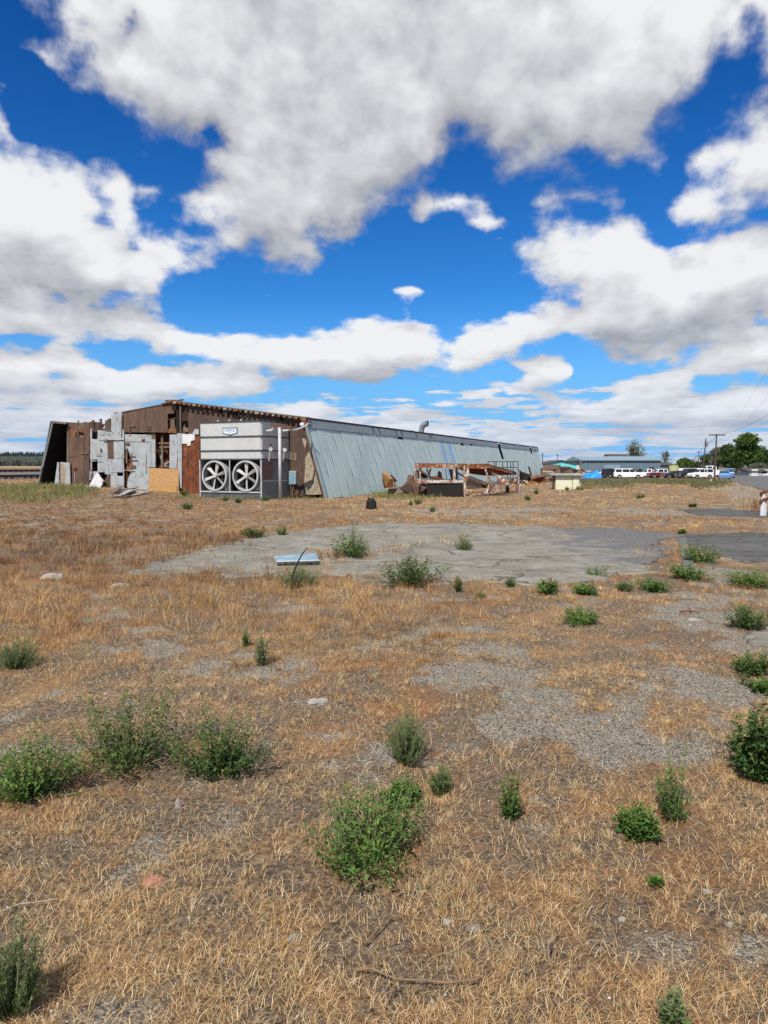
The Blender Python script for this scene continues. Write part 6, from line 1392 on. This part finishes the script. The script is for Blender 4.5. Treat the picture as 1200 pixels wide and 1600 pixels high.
    ti = np.clip(0.12+0.55*(p[:, 2]/h)+0.5*(cl-0.5)+0.18*rg.standard_normal(n), 0, 1.0)
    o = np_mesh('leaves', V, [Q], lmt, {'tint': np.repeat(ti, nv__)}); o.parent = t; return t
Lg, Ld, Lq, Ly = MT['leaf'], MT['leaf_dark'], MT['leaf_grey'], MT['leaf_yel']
WEEDS = [
 ('leafy_weed','bright green leafy bush in the middle of the foreground, nearest big weed',578,1385,165,118,'leafy',Lg),
 ('leafy_weed','largest dark green leafy bush on the left, between two lower bushes',192,1232,170,132,'leafy',Ld),
 ('leafy_weed','dark leafy bush just right of the largest left bush',342,1228,115,96,'leafy',Ld),
 ('leafy_weed','sprawling yellow-tinged bush at the left edge below the largest bush',50,1270,140,92,'leafy',Lg),
 ('leafy_weed','tall dark leafy bush cut by the right edge of the photo',1186,1228,75,120,'bushy',Ld),
 ('feathery_weed','grey-green feathery tuft with upright tops above the nearest bush',635,1196,74,92,'feathery',Lq),
 ('feathery_weed','small round grey-green tuft right of the feathery tuft',690,1243,38,36,'feathery',Lq),
 ('lanky_weed','little green weed with one thin tall dry top, right of the nearest bush',797,1288,50,84,'lanky',Lg),
 ('leafy_weed','small green weed touching the top of the nearest bush',628,1262,46,40,'leafy',Lg),
 ('leafy_weed','low lobed weed left of the lanky pale weed at lower right',994,1324,56,66,'low',Lg),
 ('lanky_weed','lanky pale green weed with loose branching top at lower right',1056,1298,84,112,'lanky',Lg),
 ('feathery_weed','dense dark grey-green mound at the left edge in the tall dry grass',22,1055,82,56,'feathery',Lq),
 ('feathery_weed','feathery grey-green bush in the bottom left corner',18,1606,100,118,'feathery',Lq),
 ('bushy_weed','dark bushy weed on the front edge of the concrete slab',640,924,78,58,'bushy',Ld),
 ('bushy_weed','upright green bush standing on the slab behind the blue lid',553,876,58,54,'bushy',Lg),
 ('feathery_weed','small pale tuft growing in the middle of the slab',725,862,36,26,'feathery',Lq),
 ('bushy_weed','small round bush left of its paler twin beyond the slab\'s far left edge',397,842,26,26,'bushy',Ld),
 ('feathery_weed','small pale bush right of the darker one beyond the slab\'s far left edge',441,838,24,19,'feathery',Lq),
 ('feathery_weed','wide pale feathery clump in front of the blue lid',467,920,72,42,'feathery',Lq),
 ('low_weed','flat green weed alone below the slab\'s right half',906,978,68,34,'low',Lg),
 ('low_weed','green weed with a rusty tuft beside it at the slab\'s front edge',856,931,42,32,'low',Lg),
 ('low_weed','flat green weed just right of the rusty-tufted weed',915,932,46,22,'low',Lg),
 ('low_weed','wide low weed left of the larger roadside weed patch',1022,930,62,30,'low',Lg),
 ('low_weed','big low weed at the right foot of the slab',1075,912,74,34,'low',Lg),
 ('bushy_weed','broad bushy weed beside the dark asphalt patch',1093,884,70,42,'low',Lg),
 ('low_weed','long low weed along the near edge of the dark asphalt patch',1168,922,88,34,'low',Lg),
 ('low_weed','green weed at the right edge by the pale gravel strip',1172,992,74,52,'low',Ld),
 ('low_weed','leafy weed at the right edge, upper of two close together',1176,1062,64,48,'low',Ld),
 ('low_weed','low weed at the right edge directly under the upper leafy one',1192,1086,50,28,'low',Lg),
 ('low_weed','tiny grey weed between two flat weeds right of the slab\'s front edge',975,926,26,16,'feathery',Lq),
 ('low_weed','sparse weed growing on the dark end of the slab',930,902,54,22,'lanky',Lg),
 ('small_weed','small dark tuft in the open grass before the cooling unit',293,797,28,12,'feathery',Ld),
 ('small_weed','tiny tuft at the left foot of the cooling unit',352,784,12,7,'feathery',Ld),
 ('small_weed','tiny tuft below the left fan of the cooling unit',372,787,14,9,'feathery',Ld),
 ('small_weed','tiny tuft at the foot of the pipe stand',415,783,16,8,'feathery',Ld),
 ('small_weed','little green bush beside the tan board on the doorway',288,776,14,12,'bushy',Ld),
 ('small_weed','small green tuft before the left end of the rusty frame',653,789,12,12,'feathery',Lg),
 ('small_weed','small grey tuft left of the green one before the rusty frame',642,791,9,8,'feathery',Lq),
 ('small_weed','small green bush in the open right of the rusty frame',824,783,12,10,'feathery',Lg),
 ('small_weed','small bright tuft farther right of the rusty frame',838,773,9,9,'feathery',Lg),
 ('small_weed','small round weed in the dry field before the cream hut',1000,780,15,10,'feathery',Lg),
 ('small_weed','small green weed between the slab and the white-railed barrier',1083,793,14,10,'low',Lg),
 ('small_weed','small yellow-green weed at the far right corner of the slab',1066,834,16,9,'low',Ly),
 ('small_weed','small grey-green tuft at the middle of the slab\'s front edge',797,918,14,14,'feathery',Lq),
 ('small_weed','thin dark upright weed in the dry grass right of the dark bushy weed',715,930,16,32,'lanky',Ld),
 ('small_weed','tiny green weed in the dry grass below the slab',752,936,12,10,'low',Lg),
 ('small_weed','tiny weed beyond the slab\'s far edge, left of the joint',676,800,12,10,'feathery',Lq),
 ('small_weed','yellow-green weed beside the cream hut',905,766,22,9,'low',Ly),
 ('small_weed','dark weed at the front of the cream hut',886,767,9,7,'feathery',Ld),
 ('spiky_weed','blue-green spiky tuft at the bottom edge right of centre',1052,1630,44,70,'lanky',Lq),
 ('tall_weed','dark green tall thin weed in the long grass left of centre',408,1045,30,58,'lanky',Lq),
 ('tall_weed','dark thin weed leaning beside the bigger thin weed left of centre',385,1012,22,36,'lanky',Lq),
 ('small_weed','faint green sprout in the straw below the lanky pale weed',1025,1385,14,12,'lanky',Lg),
]
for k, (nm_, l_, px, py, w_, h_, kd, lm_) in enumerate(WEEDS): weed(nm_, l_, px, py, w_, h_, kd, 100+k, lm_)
# ------------------------------------------------------------------ small things on the ground
def rock(name, label, px, py, wpx, hpx, mt_, seed, flat=0.55, cat='stone', dep=0.8):
    q = on_ground(px, py); s = q.y/F; w = wpx*s/2; h = max(hpx*s*0.9, 0.01); rr = random.Random(seed)
    t = thing(name, label, cat, (q.x, q.y, q.z-h*0.15)); import bmesh
    bm = bmesh.new(); bmesh.ops.create_icosphere(bm, subdivisions=3, radius=1)
    for v in bm.verts:
        n_ = 1+0.55*(float(vnoise(np.array(v.co.x*1.4+seed), np.array(v.co.y*1.4+v.co.z*2)))-0.5)+0.45*(float(vnoise(np.array(v.co.x*4+seed), np.array(v.co.y*4-v.co.z*3)))-0.5)
        v.co = Vector((v.co.x*w*n_, v.co.y*w*dep*n_, max(v.co.z*n_, -0.4)*h*flat+h*0.2))
    me = bpy.data.meshes.new('stone_body'); bm.to_mesh(me); bm.free(); me.materials.append(mt_); o = link(bpy.data.objects.new('stone_body', me)); o.parent = t; return t
rock('pale_rock', 'pale rough rock lying in the grass left of the slab', 82, 903, 34, 13, MT['stone_w'], 1)
rock('flat_concrete_chunk', 'flat concrete chunk in the grass right of the pale rock', 190, 916, 30, 6, MT['stone_w'], 2)
rock('flat_grey_chunk', 'flat light grey chunk in straw left of the gravel', 497, 1096, 30, 9, MT['stone_w'], 3, 0.4)
rock('white_pebble', 'small white upright pebble below the dark leafy bushes', 278, 1262, 9, 12, MT['stone_w'], 4, 1.2)
rock('round_grey_stone', 'round grey stone in the lower left foreground', 461, 1467, 22, 12, MT['stone_g'], 5, 0.5)
rock('bluish_stone', 'dull bluish stone low in the straw right of centre foreground', 741, 1451, 22, 12, MT['stone_g'], 6, 0.5)
rock('brick_fragment', 'crumbled reddish brick fragment in the lower left foreground', 240, 1380, 34, 16, MT['brickred'], 7, 0.25, 'brick')
rock('pale_stone', 'flat pale stone on the gravel left of the right-edge weed', 1085, 972, 18, 6, MT['stone_w'], 8, 0.5)
rock('buff_stone', 'buff stone in the foreground gravel right of the fallen stick', 700, 1440, 16, 9, MT['stone_w'], 9, 0.6)
for k, (px, py, w_, h_, l_) in enumerate(((348,1504,10,8,'left'), (243,1522,9,7,'far left'), (1105,1395,14,8,'right'), (972,1440,14,9,'lower right'), (885,1520,13,8,'bottom centre'), (1140,1450,12,8,'far right'))):
    rock('buff_pebble', 'buff pebble on bare soil, %s one of six in the foreground' % l_, px, py, w_, h_, MT['stone_w'], 20+k, 0.8)
rg2 = random.Random(3)
def stick(name, label, pts, r_, mt_='stem_dry'):
    P_ = [on_ground(*p) for p in pts]; o = P_[0]; t = thing(name, label, 'stick', o)
    m = MB(); m.tube([p-o+Vector((0, 0, r_+0.018+0.012*(i % 2))) for i, p in enumerate(P_)], [r_*(1-0.5*i/len(P_)) for i in range(len(P_))], 7)
    a = P_[1]-o; m.tube([a+Vector((0, 0, .02)), a+Vector((.03, .05, .06))], [r_*.7, r_*.3], 5); m.build('twig', MT[mt_], t)
stick('fallen_stick', 'long thin dry stick lying on the foreground soil near the bottom', [(556,1523),(580,1530),(620,1542),(660,1545),(700,1546),(745,1545)], 0.0045)
stick('fallen_stick', 'forked dark twig lying left of the nearest bush\'s shadow', [(570,1480),(590,1462),(612,1440)], 0.003)
stick('dry_stalk', 'long pale curving stalk lying at the left edge in the foreground', [(0,1434),(30,1424),(60,1417),(90,1415)], 0.003, 'wood_pale')
stick('iron_rod', 'thin rusty rod lying on the pale gravel strip at right', [(1062,960),(1078,960),(1092,960)], 0.012, 'rust_only')
# bent reinforcing bar standing in the pale clump
q = on_ground(454, 920); s = q.y/F
t = thing('bent_iron_bar', 'thin dark bent bar sticking up in front of the blue lid', 'bar', q)
m = MB(); m.tube([(0, 0, 0), (2*s, 0, 18*s), (10*s, 0, 40*s), (19*s, 0.02, 56*s), (26*s, 0.03, 65*s)], [.012, .012, .011, .009, .006], 8); m.build('bar', MT['wire'], t)
# pale blue lid on the slab
a, b, c, d = px_ground(428, 876), px_ground(494, 872), px_ground(499, 884), px_ground(432, 886)
t = thing('sheet_metal_cover', 'flat pale blue metal lid lying on the slab behind the feathery clump', 'lid', (a.x, a.y, 0.03))
ov = Vector((a.x, a.y, 0)); m = MB(); m.prism([p-ov+Vector((0, 0, 0.02)) for p in (a, b, c, d)], (0, 0, 0.04)); m.build('lid_top', MT['lightblue'], t, bevel=0.012)
m = MB(); P_ = [p-ov+Vector((0, 0, 0.062)) for p in (a, b, c, d)]
m.bar(P_[3], P_[2], 0.05, 0.012); m.build('rim_strip', MT['white'], t)
# concrete kerb strip at right of the slab
a, b, c, d = px_ground(1060, 842), px_ground(1072, 842), px_ground(1090, 905), px_ground(1070, 905)
m = MB(); m.prism([Vector((p.x, p.y, 0.0)) for p in (a, b, c, d)], (0, 0, 0.035)); m.build('kerb_strip', m_slab)['kind'] = 'structure'
a, b, c, d = px_ground(1130, 990), px_ground(1290, 985), px_ground(1300, 1015), px_ground(1155, 1008)
SP_ = [tuple(p[:2]) for p in (a, b, c, d)]
sheet('concrete_slab', lambda x, y: inpoly(x+(fbm(x*2, y*2)-0.5)*1.2, y+(fbm(x*2+9, y*2)-0.5)*1.2, SP_), a.x-1, c.x+1.5, c.y-1.5, a.y+1.5, 0.05, m_slab, 0.035, 0.06)
# tall dry stalks rising out of the straw
for k, (px, py, h_, n_, l_) in enumerate(((95,876,24,26,'pale dry stalk clump at the far left sward'), (195,885,22,26,'pale clump of dry stalks left of the slab'), (745,935,26,7,'thin dry brown stalks below the slab'), (860,925,28,18,'rusty brown dry clump beside the slab-edge weed'), (330,905,26,20,'dark dry stalks at the near left edge of the slab'), (420,905,34,14,'dry purple-brown stalks left of the pale feathery clump'), (525,872,14,40,'orange-brown dry tuft left of the bush on the slab'),
        (1180,800,26,40,'orange dry stalks in front of the barrier post'), (255,880,14,16,'olive tuft near the slab\'s left tip'), (610,1560,40,9,'sparse dry stalks at the bottom centre'), (540,1325,50,8,'pale dry stalks standing in the nearest bush'), (858,1500,60,8,'straight dry stalks right of the fallen stick'))):
    q = on_ground(px, py); s = q.y/F; t = thing('dry_stalk_clump', l_, 'dry plant', q, 0, 'dry stalk clumps'); rr = random.Random(50+k); m = MB(); hd = MB()
    for j in range(n_):
        a = rr.uniform(0, 6.28); r_ = rr.uniform(0, 9 if n_ < 20 else 16)*s; L = h_*s*rr.uniform(.5, 1); b0 = Vector((r_*math.cos(a), r_*math.sin(a)*1.5, 0)); tp = b0+Vector((rr.uniform(-.35, .35)*L, rr.uniform(-.3, .3)*L, L))
        wd = 0.0016+0.0006*q.y/3
        m.tube([b0, b0.lerp(tp, .5)+Vector((0, 0, L*.05)), tp], [wd, wd*.8, wd*.5], 4, caps=False)
        hd.tube([b0.lerp(tp, .82), b0.lerp(tp, .92), tp+Vector((0, 0, .01))], [wd*.4, wd*2.0, wd*.3], 4)
    m.build('stalks', MT['wood_pale'] if k in (0, 1, 10, 11, 9) else MT['orangewood'] if k in (3, 6, 7) else MT['stem_dry'], t); hd.build('seed_heads', MT['wood_pale'] if k in (0, 1, 11) else MT['stem_dry'], t)
